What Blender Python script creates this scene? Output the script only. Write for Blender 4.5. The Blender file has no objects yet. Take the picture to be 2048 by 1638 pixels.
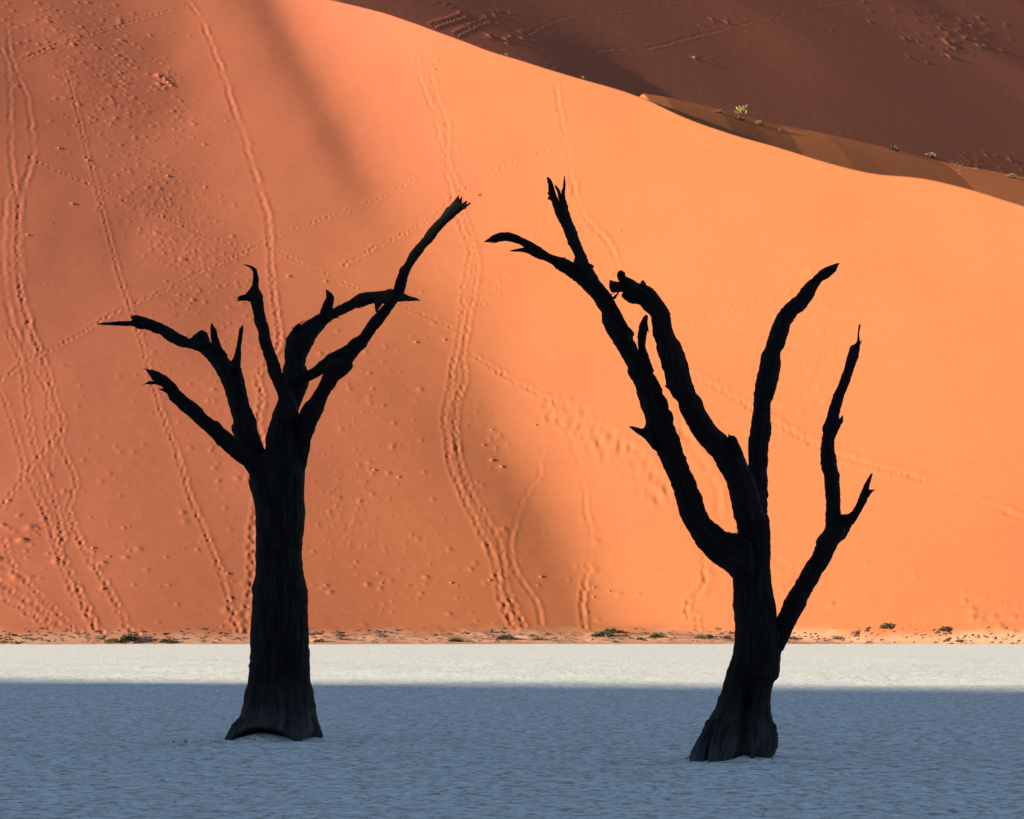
import bpy, math, random
import numpy as np

random.seed(7)
rng = np.random.default_rng(7)
scene = bpy.context.scene
COL = scene.collection

# ------------------------------------------------------------------ camera
F = 4671.0                      # focal length in pixels of the 2048 px wide photograph
CAM_H = 1.5
PITCH = math.atan((1247.0 - 819.0) / F)
SP, CP = math.sin(PITCH), math.cos(PITCH)
cam_data = bpy.data.cameras.new('camera')
cam = bpy.data.objects.new('camera', cam_data)
COL.objects.link(cam)
cam.location = (0, 0, CAM_H)
cam.rotation_euler = (math.pi / 2 + PITCH, 0, 0)
cam_data.sensor_width = 36.0
cam_data.lens = 36.0 * F / 2048.0
cam_data.clip_start = 0.5
cam_data.clip_end = 6000.0
scene.camera = cam

# ------------------------------------------------------------------ sun and sky
SUN_EL = math.radians(11.0)
SUN_AZ = math.radians(60.0)     # from straight behind the camera towards the left
to_sun = np.array([-math.sin(SUN_AZ) * math.cos(SUN_EL),
                   -math.cos(SUN_AZ) * math.cos(SUN_EL), math.sin(SUN_EL)])
world = bpy.data.worlds.new('World')
scene.world = world
world.use_nodes = True
wn, wl = world.node_tree.nodes, world.node_tree.links
wn.clear()
sky = wn.new('ShaderNodeTexSky')
sky.sky_type = 'NISHITA'
sky.sun_disc = False
sky.sun_elevation = SUN_EL
sky.sun_rotation = math.atan2(to_sun[0], to_sun[1])
sky.altitude = 600
sky.air_density = 1.0
sky.dust_density = 0.3
sky.ozone_density = 1.6
bg = wn.new('ShaderNodeBackground')
bg.inputs['Strength'].default_value = 0.062
wo = wn.new('ShaderNodeOutputWorld')
wl.new(sky.outputs[0], bg.inputs[0])
wl.new(bg.outputs[0], wo.inputs[0])

sun_data = bpy.data.lights.new('sun', 'SUN')
sun_data.energy = 5.0
sun_data.color = (1.0, 0.90, 0.66)
sun_data.angle = math.radians(0.4)
sun = bpy.data.objects.new('sun', sun_data)
COL.objects.link(sun)
from mathutils import Vector
sun.rotation_euler = Vector(to_sun).to_track_quat('Z', 'Y').to_euler()
sun.location = (-60, -40, 60)

scene.view_settings.view_transform = 'Standard'
scene.view_settings.look = 'None'
scene.view_settings.gamma = 1.0
scene.view_settings.use_curve_mapping = False
scene.view_settings.exposure = 1.7
scene.cycles.max_bounces = 6
scene.cycles.diffuse_bounces = 4


# ------------------------------------------------------------------ helpers
def ray(px, py):
    """direction through a pixel, scaled so that its y component is 1"""
    u = (np.asarray(px, float) - 1024.0) / F
    v = (819.0 - np.asarray(py, float)) / F
    dy = CP - v * SP
    return u / dy, (SP + v * CP) / dy


def at_depth(px, py, y):
    dx, dz = ray(px, py)
    return np.stack(np.broadcast_arrays(dx * y, y * np.ones_like(dx), CAM_H + dz * y), -1)


def _hash(ix, iy, seed):
    h = (ix.astype(np.int64) * 374761393 + iy.astype(np.int64) * 668265263 + seed * 1442695041) & 0x7fffffff
    h = ((h ^ (h >> 13)) * 1274126177) & 0x7fffffff
    return ((h ^ (h >> 16)) & 0xffff) / 65535.0


def vnoise(x, y, seed=0):
    x, y = np.broadcast_arrays(np.asarray(x, float), np.asarray(y, float))
    ix, iy = np.floor(x), np.floor(y)
    fx, fy = x - ix, y - iy
    fx = fx * fx * fx * (fx * (fx * 6 - 15) + 10)
    fy = fy * fy * fy * (fy * (fy * 6 - 15) + 10)
    a, b = _hash(ix, iy, seed), _hash(ix + 1, iy, seed)
    c, d = _hash(ix, iy + 1, seed), _hash(ix + 1, iy + 1, seed)
    return ((a + (b - a) * fx) * (1 - fy) + (c + (d - c) * fx) * fy) * 2 - 1


def fbm(x, y, seed=0, octaves=4, gain=0.5):
    s, a = 0.0, 1.0
    for k in range(octaves):
        s = s + a * vnoise(np.asarray(x) * 2 ** k, np.asarray(y) * 2 ** k, seed + 17 * k)
        a *= gain
    return s


def sstep(a, b, x):
    t = np.clip((np.asarray(x, float) - a) / (b - a), 0, 1)
    return t * t * (3 - 2 * t)


def smax(a, b, r):
    h = np.clip(0.5 + 0.5 * (a - b) / r, 0, 1)
    return b + (a - b) * h + r * h * (1 - h)


def lncosh(x):
    ax = np.abs(x)
    return ax + np.log1p(np.exp(-2 * ax)) - math.log(2)


def tag(o, label=None, cat=None, group=None, kind=None):
    for k, v in (('label', label), ('category', cat), ('group', group), ('kind', kind)):
        if v:
            o[k] = v
    return o


def mesh_from(name, verts, faces, smooth=True):
    me = bpy.data.meshes.new(name)
    me.from_pydata([tuple(v) for v in verts], [], faces)
    if smooth:
        me.polygons.foreach_set('use_smooth', [True] * len(me.polygons))
    me.update()
    return me


def link(name, me, mat=None, parent=None):
    o = bpy.data.objects.new(name, me)
    COL.objects.link(o)
    if mat is not None:
        if not me.materials:
            me.materials.append(mat)
    if parent is not None:
        o.parent = parent
    return o


def grid_mesh(name, X, Y, Z):
    """X, Y, Z as (rows, cols) arrays -> mesh of quads"""
    R, C = Z.shape
    co = np.empty((R * C, 3), np.float32)
    co[:, 0], co[:, 1], co[:, 2] = X.ravel(), Y.ravel(), Z.ravel()
    i = np.arange(R * C, dtype=np.int32).reshape(R, C)
    q = np.stack([i[:-1, :-1], i[:-1, 1:], i[1:, 1:], i[1:, :-1]], -1).reshape(-1, 4)
    me = bpy.data.meshes.new(name)
    me.vertices.add(R * C)
    me.vertices.foreach_set('co', co.ravel())
    n = len(q)
    me.loops.add(n * 4)
    me.loops.foreach_set('vertex_index', q.ravel())
    me.polygons.add(n)
    me.polygons.foreach_set('loop_start', np.arange(0, n * 4, 4, dtype=np.int32))
    me.polygons.foreach_set('loop_total', np.full(n, 4, np.int32))
    me.polygons.foreach_set('use_smooth', np.ones(n, bool))
    me.update(calc_edges=True)
    return me


# ------------------------------------------------------------------ materials
def new_mat(name, rough=1.0, spec=0.0):
    m = bpy.data.materials.new(name)
    m.use_nodes = True
    nt = m.node_tree
    b = nt.nodes['Principled BSDF']
    b.inputs['Roughness'].default_value = rough
    b.inputs['Specular IOR Level'].default_value = spec
    return m, nt, b


def N(nt, kind, **kw):
    n = nt.nodes.new(kind)
    for k, v in kw.items():
        setattr(n, k, v)
    return n


def noise_node(nt, scale, detail=4, rough=0.55, vec=None):
    n = N(nt, 'ShaderNodeTexNoise')
    n.inputs['Scale'].default_value = scale
    n.inputs['Detail'].default_value = detail
    n.inputs['Roughness'].default_value = rough
    if vec is not None:
        nt.links.new(vec, n.inputs['Vector'])
    return n


def ramp(nt, fac, stops):
    r = N(nt, 'ShaderNodeValToRGB')
    e = r.color_ramp.elements
    while len(e) < len(stops):
        e.new(0.5)
    for k, (p, c) in enumerate(stops):
        e[k].position = p
        e[k].color = (*c, 1)
    nt.links.new(fac, r.inputs[0])
    return r


def mixc(nt, fac, a, b):
    m = N(nt, 'ShaderNodeMix', data_type='RGBA')
    if isinstance(fac, float):
        m.inputs[0].default_value = fac
    else:
        nt.links.new(fac, m.inputs[0])
    for sock, v in ((m.inputs[6], a), (m.inputs[7], b)):
        if isinstance(v, tuple):
            sock.default_value = (*v, 1)
        else:
            nt.links.new(v, sock)
    return m.outputs[2]


def bump(nt, height, strength, dist, bsdf, prev=None):
    b = N(nt, 'ShaderNodeBump')
    b.inputs['Strength'].default_value = strength
    b.inputs['Distance'].default_value = dist
    nt.links.new(height, b.inputs['Height'])
    if prev is not None:
        nt.links.new(prev, b.inputs['Normal'])
    nt.links.new(b.outputs[0], bsdf.inputs['Normal'])
    return b.outputs[0]


# red sand
M_SAND, nt, b = new_mat('red_sand')
geo = N(nt, 'ShaderNodeNewGeometry')
n1 = noise_node(nt, 0.045, 5, 0.6, geo.outputs['Position'])
n2 = noise_node(nt, 1.1, 6, 0.65, geo.outputs['Position'])
c1 = ramp(nt, n1.outputs[0], [(0.3, (0.288, 0.0885, 0.0425)), (0.7, (0.318, 0.104, 0.047))])
c2 = ramp(nt, n2.outputs[0], [(0.3, (0.282, 0.087, 0.0415)), (0.7, (0.324, 0.106, 0.048))])
base = mixc(nt, 0.45, c1.outputs[0], c2.outputs[0])
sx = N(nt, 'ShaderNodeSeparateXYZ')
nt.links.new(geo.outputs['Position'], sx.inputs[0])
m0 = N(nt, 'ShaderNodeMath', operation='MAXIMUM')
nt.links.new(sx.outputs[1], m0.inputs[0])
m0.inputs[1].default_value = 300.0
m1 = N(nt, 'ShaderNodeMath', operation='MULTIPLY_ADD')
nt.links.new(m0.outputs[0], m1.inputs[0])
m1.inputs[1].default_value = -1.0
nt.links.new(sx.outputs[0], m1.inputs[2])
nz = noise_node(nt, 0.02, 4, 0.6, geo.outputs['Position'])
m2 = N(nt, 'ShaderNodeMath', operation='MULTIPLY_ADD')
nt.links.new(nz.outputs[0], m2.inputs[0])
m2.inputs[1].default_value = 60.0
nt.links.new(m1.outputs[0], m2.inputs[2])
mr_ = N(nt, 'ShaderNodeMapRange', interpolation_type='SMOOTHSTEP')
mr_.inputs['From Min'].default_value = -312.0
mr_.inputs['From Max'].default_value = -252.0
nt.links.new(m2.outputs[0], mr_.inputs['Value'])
tone = mixc(nt, mr_.outputs[0], (1.0, 0.955, 1.20), (1.0, 1.02, 0.955))  # hue of sky-lit shade put into the sand: pinker left and far, golden right
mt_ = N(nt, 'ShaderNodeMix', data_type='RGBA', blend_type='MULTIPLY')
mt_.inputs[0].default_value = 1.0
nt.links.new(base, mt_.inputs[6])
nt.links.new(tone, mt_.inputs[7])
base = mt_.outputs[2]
att = N(nt, 'ShaderNodeAttribute', attribute_name='apron')
n3 = noise_node(nt, 0.9, 6, 0.7, geo.outputs['Position'])
pale = ramp(nt, n3.outputs[0], [(0.3, (0.36, 0.165, 0.10)), (0.55, (0.42, 0.21, 0.135)), (0.75, (0.47, 0.26, 0.17))])
col = mixc(nt, att.outputs['Fac'], base, pale.outputs[0])
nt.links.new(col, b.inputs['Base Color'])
nb = noise_node(nt, 2.2, 5, 0.6, geo.outputs['Position'])
p1 = bump(nt, nb.outputs[0], 0.07, 0.05, b)
nb2 = noise_node(nt, 0.35, 3, 0.5, geo.outputs['Position'])
bump(nt, nb2.outputs[0], 0.10, 0.25, b, p1)

# pale clay of the pan
M_CLAY, nt, b = new_mat('white_clay')
geo = N(nt, 'ShaderNodeNewGeometry')
n1 = noise_node(nt, 1.3, 6, 0.7, geo.outputs['Position'])
n2 = noise_node(nt, 5.0, 8, 0.8, geo.outputs['Position'])
n3 = noise_node(nt, 10.0, 6, 0.75, geo.outputs['Position'])
c1 = ramp(nt, n1.outputs[0], [(0.36, (0.56, 0.53, 0.47)), (0.5, (0.68, 0.66, 0.63)), (0.62, (0.75, 0.75, 0.74))])
c2 = ramp(nt, n2.outputs[0], [(0.42, (0.24, 0.20, 0.15)), (0.47, (0.56, 0.53, 0.47)), (0.50, (0.70, 0.69, 0.66)), (0.57, (0.84, 0.84, 0.83))])
c3 = ramp(nt, n3.outputs[0], [(0.40, (0.20, 0.175, 0.14)), (0.47, (0.62, 0.60, 0.56)), (0.60, (0.82, 0.82, 0.81))])
base = mixc(nt, 0.66, c1.outputs[0], c2.outputs[0])
base = mixc(nt, 0.30, base, c3.outputs[0])
nt.links.new(base, b.inputs['Base Color'])
vor = N(nt, 'ShaderNodeTexVoronoi', feature='DISTANCE_TO_EDGE')
vor.inputs['Scale'].default_value = 3.2
nt.links.new(geo.outputs['Position'], vor.inputs['Vector'])
cr = ramp(nt, vor.outputs['Distance'], [(0.0, (0, 0, 0)), (0.09, (1, 1, 1))])
vc = N(nt, 'ShaderNodeTexVoronoi')
vc.inputs['Scale'].default_value = 3.2
nt.links.new(geo.outputs['Position'], vc.inputs['Vector'])
sp = N(nt, 'ShaderNodeSeparateColor')
nt.links.new(vc.outputs['Color'], sp.inputs[0])
plate = ramp(nt, sp.outputs[0], [(0.0, (0.95, 0.93, 0.89)), (1.0, (1.20, 1.20, 1.21))])
crk = ramp(nt, vor.outputs['Distance'], [(0.0, (0.45, 0.42, 0.37)), (0.07, (1, 1, 1))])
pm = base
for extra in (plate, crk):
    mm = N(nt, 'ShaderNodeMix', data_type='RGBA', blend_type='MULTIPLY')
    mm.inputs[0].default_value = 0.32
    nt.links.new(pm, mm.inputs[6])
    nt.links.new(extra.outputs[0], mm.inputs[7])
    pm = mm.outputs[2]
nt.links.new(pm, b.inputs['Base Color'])
p1 = bump(nt, cr.outputs[0], 0.3, 0.012, b)
p2 = bump(nt, n2.outputs[0], 0.35, 0.04, b, p1)
bump(nt, n3.outputs[0], 0.4, 0.02, b, p2)


# charred-looking dead wood
def wood(name, dark, grey):
    m, nt, b = new_mat(name, 0.85, 0.12)
    uv = N(nt, 'ShaderNodeUVMap', uv_map='grain')
    mp = N(nt, 'ShaderNodeMapping')
    mp.inputs['Scale'].default_value = (9.0, 0.9, 1.0)
    nt.links.new(uv.outputs[0], mp.inputs[0])
    g = noise_node(nt, 2.4, 7, 0.7, mp.outputs[0])
    g2 = noise_node(nt, 0.7, 3, 0.5, mp.outputs[0])
    geo = N(nt, 'ShaderNodeNewGeometry')
    sx = N(nt, 'ShaderNodeSeparateXYZ')
    nt.links.new(geo.outputs['Position'], sx.inputs[0])
    n = noise_node(nt, 2.5, 5, 0.6, geo.outputs['Position'])
    c = ramp(nt, g.outputs[0], [(0.34, tuple(0.15 * v for v in dark)), (0.52, dark), (0.62, tuple(2.2 * v for v in dark)), (0.74, tuple(5.0 * v for v in dark))])
    # sand-bleached foot of the trunk: worn grey wood for the first half metre
    mr = N(nt, 'ShaderNodeMapRange')
    mr.inputs['From Min'].default_value = 1.2
    mr.inputs['From Max'].default_value = 0.0
    mr.inputs['To Min'].default_value = 0.0
    mr.inputs['To Max'].default_value = 0.85
    add = N(nt, 'ShaderNodeMath', operation='MULTIPLY_ADD')
    nt.links.new(n.outputs[0], add.inputs[0])
    add.inputs[1].default_value = 0.6
    nt.links.new(sx.outputs[2], add.inputs[2])
    nt.links.new(add.outputs[0], mr.inputs['Value'])
    pw = N(nt, 'ShaderNodeMath', operation='POWER')
    nt.links.new(mr.outputs[0], pw.inputs[0])
    pw.inputs[1].default_value = 2.0
    cg = ramp(nt, g.outputs[0], [(0.35, tuple(0.25 * v for v in grey)), (0.5, grey), (0.7, tuple(1.6 * v for v in grey))])
    col = mixc(nt, pw.outputs[0], c.outputs[0], cg.outputs[0])
    nt.links.new(col, b.inputs['Base Color'])
    p = bump(nt, g.outputs[0], 0.9, 0.03, b)
    bump(nt, g2.outputs[0], 0.6, 0.05, b, p)
    return m


M_WOOD = wood('dead_wood', (0.0075, 0.0066, 0.0070), (0.15, 0.153, 0.158))
M_BARK = wood('weathered_wood', (0.012, 0.0085, 0.0085), (0.15, 0.153, 0.158))


def simple(name, c, rough=0.9, var=0.35, scale=6.0):
    m, nt, b = new_mat(name, rough, 0.1)
    geo = N(nt, 'ShaderNodeNewGeometry')
    n = noise_node(nt, scale, 4, 0.6, geo.outputs['Position'])
    r = ramp(nt, n.outputs[0], [(0.3, tuple(v * (1 - var) for v in c)), (0.7, tuple(v * (1 + var) for v in c))])
    nt.links.new(r.outputs[0], b.inputs['Base Color'])
    return m


M_SHRUB = simple('grey_green_shrub', (0.075, 0.066, 0.036))
M_DRY = simple('dry_shrub', (0.15, 0.095, 0.05))
M_FRESH = simple('yellow_green_plant', (0.22, 0.20, 0.06))
M_STEM = simple('woody_stem', (0.10, 0.065, 0.04))
M_CLOD = simple('sand_lump', (0.30, 0.10, 0.042), 1.0, 0.15)
M_DEBRIS = simple('dark_debris', (0.075, 0.05, 0.04))

# ------------------------------------------------------------------ dune height field
A_SLOPE = 0.62
Y0 = 181.0


def x_mid(y):
    t = np.asarray(y, float) - 190.0
    return 7.0 - 0.265 * t - 0.0001 * t * np.abs(t)


def face(x, y):
    x, y = np.broadcast_arrays(np.asarray(x, float), np.asarray(y, float))
    q = x - x_mid(np.minimum(y, 380.0))
    top = sstep(205, 275, y)
    bot = 1 - sstep(190, 235, y)
    w = 6.0 + 5.0 * sstep(200, 260, y) - 4.0 * sstep(270, 330, y) - 2.5 * bot
    g = 0.12 * q + 0.29 * w * lncosh(q / w)
    g = g - 0.20 * 3.2 * np.tanh((q + 5.0) / 3.2) * top
    g = g + 0.08 * 6.0 * np.tanh((q + 17.0) / 6.0) * top
    u_ = (q + 19.0) / 7.0
    g = g + 0.5 * (0.008 + 0.10 * top) * 7.0 * (lncosh(u_) - u_)
    g = g - 0.15 * 3.0 * np.tanh((q + 4.0) / 3.0) * bot
    q2 = q - 42.0
    g = g - 0.03 * (q2 + 12.0 * lncosh(q2 / 12.0))
    z = A_SLOPE * (y - Y0) + g * (0.78 + 0.22 * sstep(180, 230, y))
    z = z + 0.55 * fbm(x / 31.0 + 5.1, y / 44.0, 3, 3, 0.42)
    z = z + 0.10 * fbm(x / 9.0, y / 22.0, 13, 2, 0.4)
    return z


CREST_PX = np.array([(-500, -420), (0, -235), (300, -120), (480, -55), (560, -28), (640, -6), (700, 8), (780, 28), (860, 57), (960, 95),
                     (1060, 126), (1160, 157), (1250, 182), (1300, 200), (1355, 228), (1398, 246), (1468, 269), (1538, 288),
                     (1655, 325), (1718, 341), (1764, 349), (1823, 353), (1858, 357), (1912, 370), (1975, 388),
                     (2048, 411), (2160, 446), (2320, 490), (2600, 560)], float)


def hit(fn, px, py, ys):
    dx, dz = ray(np.atleast_1d(px), np.atleast_1d(py))
    out = np.empty((len(dx), 3))
    for k in range(len(dx)):
        d = fn(dx[k] * ys, ys) - (CAM_H + dz[k] * ys)
        i = np.argmax(d > 0)
        if d[i] <= 0:
            i = len(ys) - 1
        i = max(i, 1)
        t = np.clip(-d[i - 1] / (d[i] - d[i - 1] + 1e-9), 0, 1)
        y = ys[i - 1] + t * (ys[i] - ys[i - 1])
        out[k] = (dx[k] * y, y, CAM_H + dz[k] * y)
    return out


crest = hit(face, CREST_PX[:, 0], CREST_PX[:, 1], np.arange(150, 520, 0.5))
o_ = np.argsort(crest[:, 0])
crest = crest[o_]
xs_t = np.linspace(crest[0, 0] - 1, crest[-1, 0] + 1, 1200)
yc_t = np.interp(xs_t, crest[:, 0], crest[:, 1])
ker = np.hanning(31)
ker /= ker.sum()
yc_t = np.convolve(np.pad(yc_t, 15, 'edge'), ker, 'valid')
zc_t = face(xs_t, yc_t)
# the dark slope behind: a plane through the upper left crest
DA, DB = -0.467, 0.50
k0 = np.interp(640, CREST_PX[:, 0], np.arange(len(CREST_PX)))
p640 = hit(face, 640, -6, np.arange(150, 520, 0.5))[0]
DC = p640[2] - DA * p640[0] - DB * p640[1] - 1.0

SPUR_PX = np.array([(1258, 183, 3), (1328, 193, 10), (1429, 216, 20), (1492, 233, 27), (1554, 249, 33), (1640, 265, 41),
                    (1702, 279, 47), (1784, 298, 54), (1873, 321, 60), (2048, 354, 68), (2300, 400, 76), (2600, 450, 84)], float)
sp_ = []
c1258 = np.interp(1258, CREST_PX[:, 0], hit(face, CREST_PX[:, 0], CREST_PX[:, 1], np.arange(150, 520, 0.5))[:, 1])
for px, py, off in SPUR_PX:
    dx, dz = ray(px, py)
    y = c1258 + 16 + (off - 3) * 0.62
    sp_.append((dx * y, y, CAM_H + dz * y))
sp_ = np.array(sp_)


def dark(x, y):
    z = DA * x + DB * y + DC
    z = z + 0.55 * fbm(x / 70.0, y / 90.0, 21, 2, 0.4)
    z = z - 0.8 * np.tanh((x - 14.0) / 7.0) * np.exp(-((y - 350.0) / 22.0) ** 2)
    return -smax(-z, -215.0 - 0.03 * (y - 400) * 0 + 0 * z, 25.0)


def H(x, y):
    x, y = np.broadcast_arrays(np.asarray(x, float), np.asarray(y, float))
    yc = np.interp(x, xs_t, yc_t)
    zc = np.interp(x, xs_t, zc_t)
    zf = face(x, np.minimum(y, yc))
    d = np.maximum(y - yc, 0.0)
    soft = 1.2 + 9.0 * (1 - sstep(-32, 8, x))
    fall = zf - 0.55 * d * d / (d + soft)
    # long soft roll-over of the crest on the left, sharp to the right
    zd = dark(x, y)
    ys = np.interp(x, sp_[:, 0], sp_[:, 1])
    zs = np.interp(x, sp_[:, 0], sp_[:, 2])
    e = ys - y
    spur = zs - np.where(e > 0, 0.27 * e + 0.003 * e * e, 0.24 * -e) - 40.0 * (1 - sstep(sp_[0, 0] - 8, sp_[0, 0] + 2, x))
    rs = 0.8 + 7.0 * sstep(40, 80, x)
    z = smax(fall, zd, 2.0)
    z = smax(z, spur, rs)
    z = -smax(-z, -(zc + 0.14 * d + 0.02 * d * d), 0.3)
    bl = sstep(0.0, 2.0, d)
    z = np.where(d > 0, fall * (1 - bl) + z * bl, zf)
    # sandy apron between the foot of the dune and the pan
    edge = 171.5 + 1.3 * fbm(x / 9.0, 0.3, 41, 3) + 0.02 * x
    ap = 0.085 * (y - edge) + 0.10 * fbm(x / 2.6, y / 2.6, 51, 4, 0.55) * sstep(-1.0, 3.0, y - edge)
    ap = np.where(y < edge, 0.05 * (y - edge), ap)
    ap = np.minimum(ap, 1.6)
    return smax(z, ap, 0.7)


YS_MARCH = np.concatenate([np.arange(155, 360, 0.5), np.arange(360, 900, 1.5)])


def ground(px, py):
    return hit(H, px, py, YS_MARCH)


# fan-shaped grid of the dune, dense where its footprints can be seen
u_in = np.arange(-0.236, 0.2361, 0.0005)
u_out = 0.236 + np.cumsum(np.geomspace(0.001, 0.09, 30))
U = np.concatenate([-u_out[::-1], u_in, u_out])
ROWS = np.concatenate([np.arange(150, 165, 0.8), np.arange(165, 188, 0.11), np.arange(188, 350, 0.25),
                       np.arange(350, 470, 0.55), np.arange(470, 640, 1.4), np.arange(640, 1100, 9.0)])
YY = np.repeat(ROWS[:, None], len(U), 1)
XX = YY * U[None, :]
ZZ = H(XX, YY)


def stamp(x, y, amp, rad, rim=0.0, stretch=1.0):
    r0, r1 = np.searchsorted(ROWS, (y - 3 * rad * stretch, y + 3 * rad * stretch))
    c0, c1 = np.searchsorted(U, ((x - 3 * rad) / y, (x + 3 * rad) / y))
    if r1 <= r0 or c1 <= c0:
        return
    dx = XX[r0:r1, c0:c1] - x
    dy = (YY[r0:r1, c0:c1] - y) / stretch
    r = np.sqrt(dx * dx + dy * dy) / rad
    ZZ[r0:r1, c0:c1] += amp * (np.exp(-r * r) - rim * np.exp(-((r - 1.6) / 0.6) ** 2))


def resample(P, step):
    d = np.r_[0, np.cumsum(np.hypot(*np.diff(P[:, :2], axis=0).T))]
    s = np.arange(0, d[-1], step)
    return np.stack([np.interp(s, d, P[:, 0]), np.interp(s, d, P[:, 1])], -1)


def smooth_px(pts, n=6):
    P = np.array(pts, float)
    t = np.arange(len(P))
    tt = np.linspace(0, len(P) - 1, (len(P) - 1) * n + 1)
    # Catmull-Rom through the traced points
    out = []
    for v in tt:
        i = int(min(math.floor(v), len(P) - 2))
        f = v - i
        p0, p1, p2, p3 = P[max(i - 1, 0)], P[i], P[i + 1], P[min(i + 2, len(P) - 1)]
        out.append(0.5 * ((2 * p1) + (-p0 + p2) * f + (2 * p0 - 5 * p1 + 4 * p2 - p3) * f * f + (-p0 + 3 * p1 - 3 * p2 + p3) * f ** 3))
    return np.array(out)


def track(pts, kind='foot', amp=1.0, width=1.0):
    P = smooth_px(pts, 4)
    W = ground(P[:, 0], P[:, 1])
    if kind == 'foot':
        S = resample(W, 0.22)
        nxt, side = 0.0, 1.0
        for k, (x, y) in enumerate(S):
            stamp(x + rng.normal(0, 0.04), y, -0.008 * amp * rng.uniform(0.2, 1.8), 0.24 * width, 0.5, 1.6)
            if k * 0.22 < nxt:
                continue
            nxt = k * 0.22 + rng.uniform(0.40, 0.85)
            side = -side
            t = S[min(k + 1, len(S) - 1)] - S[max(k - 1, 0)]
            t = t / (np.linalg.norm(t) + 1e-9)
            nx, ny = -t[1], t[0]
            off = side * 0.11 * width + rng.normal(0, 0.07)
            stamp(x + nx * off, y + ny * off, -0.038 * amp * rng.uniform(0.15, 1.6), 0.18 * width * rng.uniform(0.8, 1.3), 0.55, rng.uniform(1.2, 2.2))
    elif kind == 'slide':
        S = resample(W, 0.2)
        ph = rng.uniform(0, 6)
        kk = np.arange(len(S)) * 0.2
        mod = np.clip(0.75 + 0.7 * fbm(kk / 3.0, ph * 9.0, 7, 3), 0.1, 1.7)
        wob = 0.16 * fbm(kk / 1.3, ph * 5.0 + 3.0, 8, 3)
        for k, (x, y) in enumerate(S):
            j = wob[k] + rng.normal(0, 0.05)
            stamp(x + j, y, -0.010 * amp * mod[k] * rng.uniform(0.3, 1.6), 0.27 * width, 0.25, 1.5)
            stamp(x + j + 0.42 * width, y, 0.006 * amp * mod[k] * rng.uniform(0.2, 1.8), 0.22 * width, 0.0, 1.5)
    elif kind == 'wide':
        S = resample(W, 0.55)
        for k, (x, y) in enumerate(S):
            for off in (-0.9, 0.0, 0.9):
                stamp(x + off * width + rng.normal(0, 0.2), y + rng.normal(0, 0.5), -0.03 * amp * rng.uniform(0.3, 1.3), 0.33, 0.4, 2.2)


# left half of the face
track([(365, -8), (400, 40), (430, 110), (450, 165), (460, 200), (478, 250), (500, 320), (520, 385), (535, 440), (540, 490)], 'slide', 1.4, 1.15)
track([(540, 490), (545, 560), (552, 620), (558, 660), (558, 690), (552, 702)], 'slide', 0.9, 0.9)
track([(540, 490), (544, 560), (552, 620), (558, 660), (558, 690), (552, 702), (530, 730), (515, 750), (518, 770), (525, 790), (520, 830), (515, 850), (527, 890), (530, 950), (512, 1010), (506, 1060), (505, 1120), (500, 1180), (490, 1268)], 'foot', 1.0)
track([(128, 130), (140, 165), (150, 205), (160, 245), (172, 300), (185, 340), (195, 385), (210, 440), (225, 500), (240, 555), (255, 600), (265, 630), (278, 663), (295, 727), (325, 829), (355, 906), (376, 983), (402, 1043), (432, 1120), (453, 1184), (466, 1235), (483, 1265)], 'foot', 0.95, 0.8)
track([(355, 906), (376, 983), (402, 1043), (432, 1120), (453, 1184)], 'slide', 0.6, 0.9)
track([(60, 315), (130, 350), (190, 372), (270, 410), (340, 440), (420, 475), (480, 490), (540, 495), (600, 525), (660, 550), (700, 570), (760, 592), (800, 610), (870, 640), (915, 660)], 'foot', 1.1, 0.85)
track([(0, 760), (60, 720), (140, 680), (230, 625), (330, 580), (420, 535), (500, 500), (545, 475), (640, 440), (740, 405), (870, 335), (900, 305), (990, 265), (1100, 220)], 'foot', 1.0, 0.85)
track([(690, 530), (740, 500), (860, 440), (910, 390), (960, 360), (1010, 330), (1110, 295)], 'foot', 1.3, 1.0)
track([(0, 95), (15, 130), (20, 200), (20, 300), (28, 370), (10, 400), (5, 470), (8, 560), (20, 640), (40, 680)], 'slide', 1.0, 1.0)
track([(15, 60), (22, 110), (35, 150), (55, 200), (62, 260), (65, 310), (45, 380), (38, 470), (42, 560), (55, 640), (50, 690)], 'slide', 1.0, 1.0)
track([(28, 370), (36, 420), (34, 500), (40, 580), (58, 650), (90, 730)], 'foot', 1.0, 0.9)
for pts, a in ((
        [(10, 655), (40, 720), (48, 760), (55, 820), (70, 895), (90, 950), (110, 1010), (125, 1080), (115, 1100), (130, 1140), (160, 1190), (185, 1240), (205, 1268)], 1.1), (
        [(60, 655), (95, 740), (110, 800), (128, 850), (120, 885), (140, 930), (152, 970), (138, 1010), (140, 1030), (170, 1100), (200, 1150), (240, 1220), (260, 1260), (280, 1268)], 1.2), (
        [(0, 780), (20, 830), (40, 900), (55, 950), (80, 1000), (105, 1060), (115, 1100), (150, 1160), (175, 1220), (195, 1262)], 1.0), (
        [(125, 860), (90, 900), (50, 950), (15, 995), (0, 1020)], 1.3), (
        [(0, 1160), (40, 1195), (80, 1215), (110, 1245), (150, 1265)], 1.2), (
        [(10, 1080), (25, 1130), (50, 1160), (90, 1200), (130, 1240), (160, 1265)], 1.2), (
        [(0, 1195), (40, 1215), (80, 1240), (100, 1258)], 1.2), (
        [(25, 650), (70, 740), (95, 790), (92, 850), (105, 900), (100, 940)], 0.9), (
        [(60, 970), (95, 1040), (108, 1090), (128, 1150), (170, 1220), (188, 1258)], 1.0)):
    track(pts, 'foot', 0.75 * a, 0.8)
track([(45, 120), (110, 90), (190, 65), (260, 45), (340, 20), (400, 5)], 'foot', 1.0, 1.0)
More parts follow.
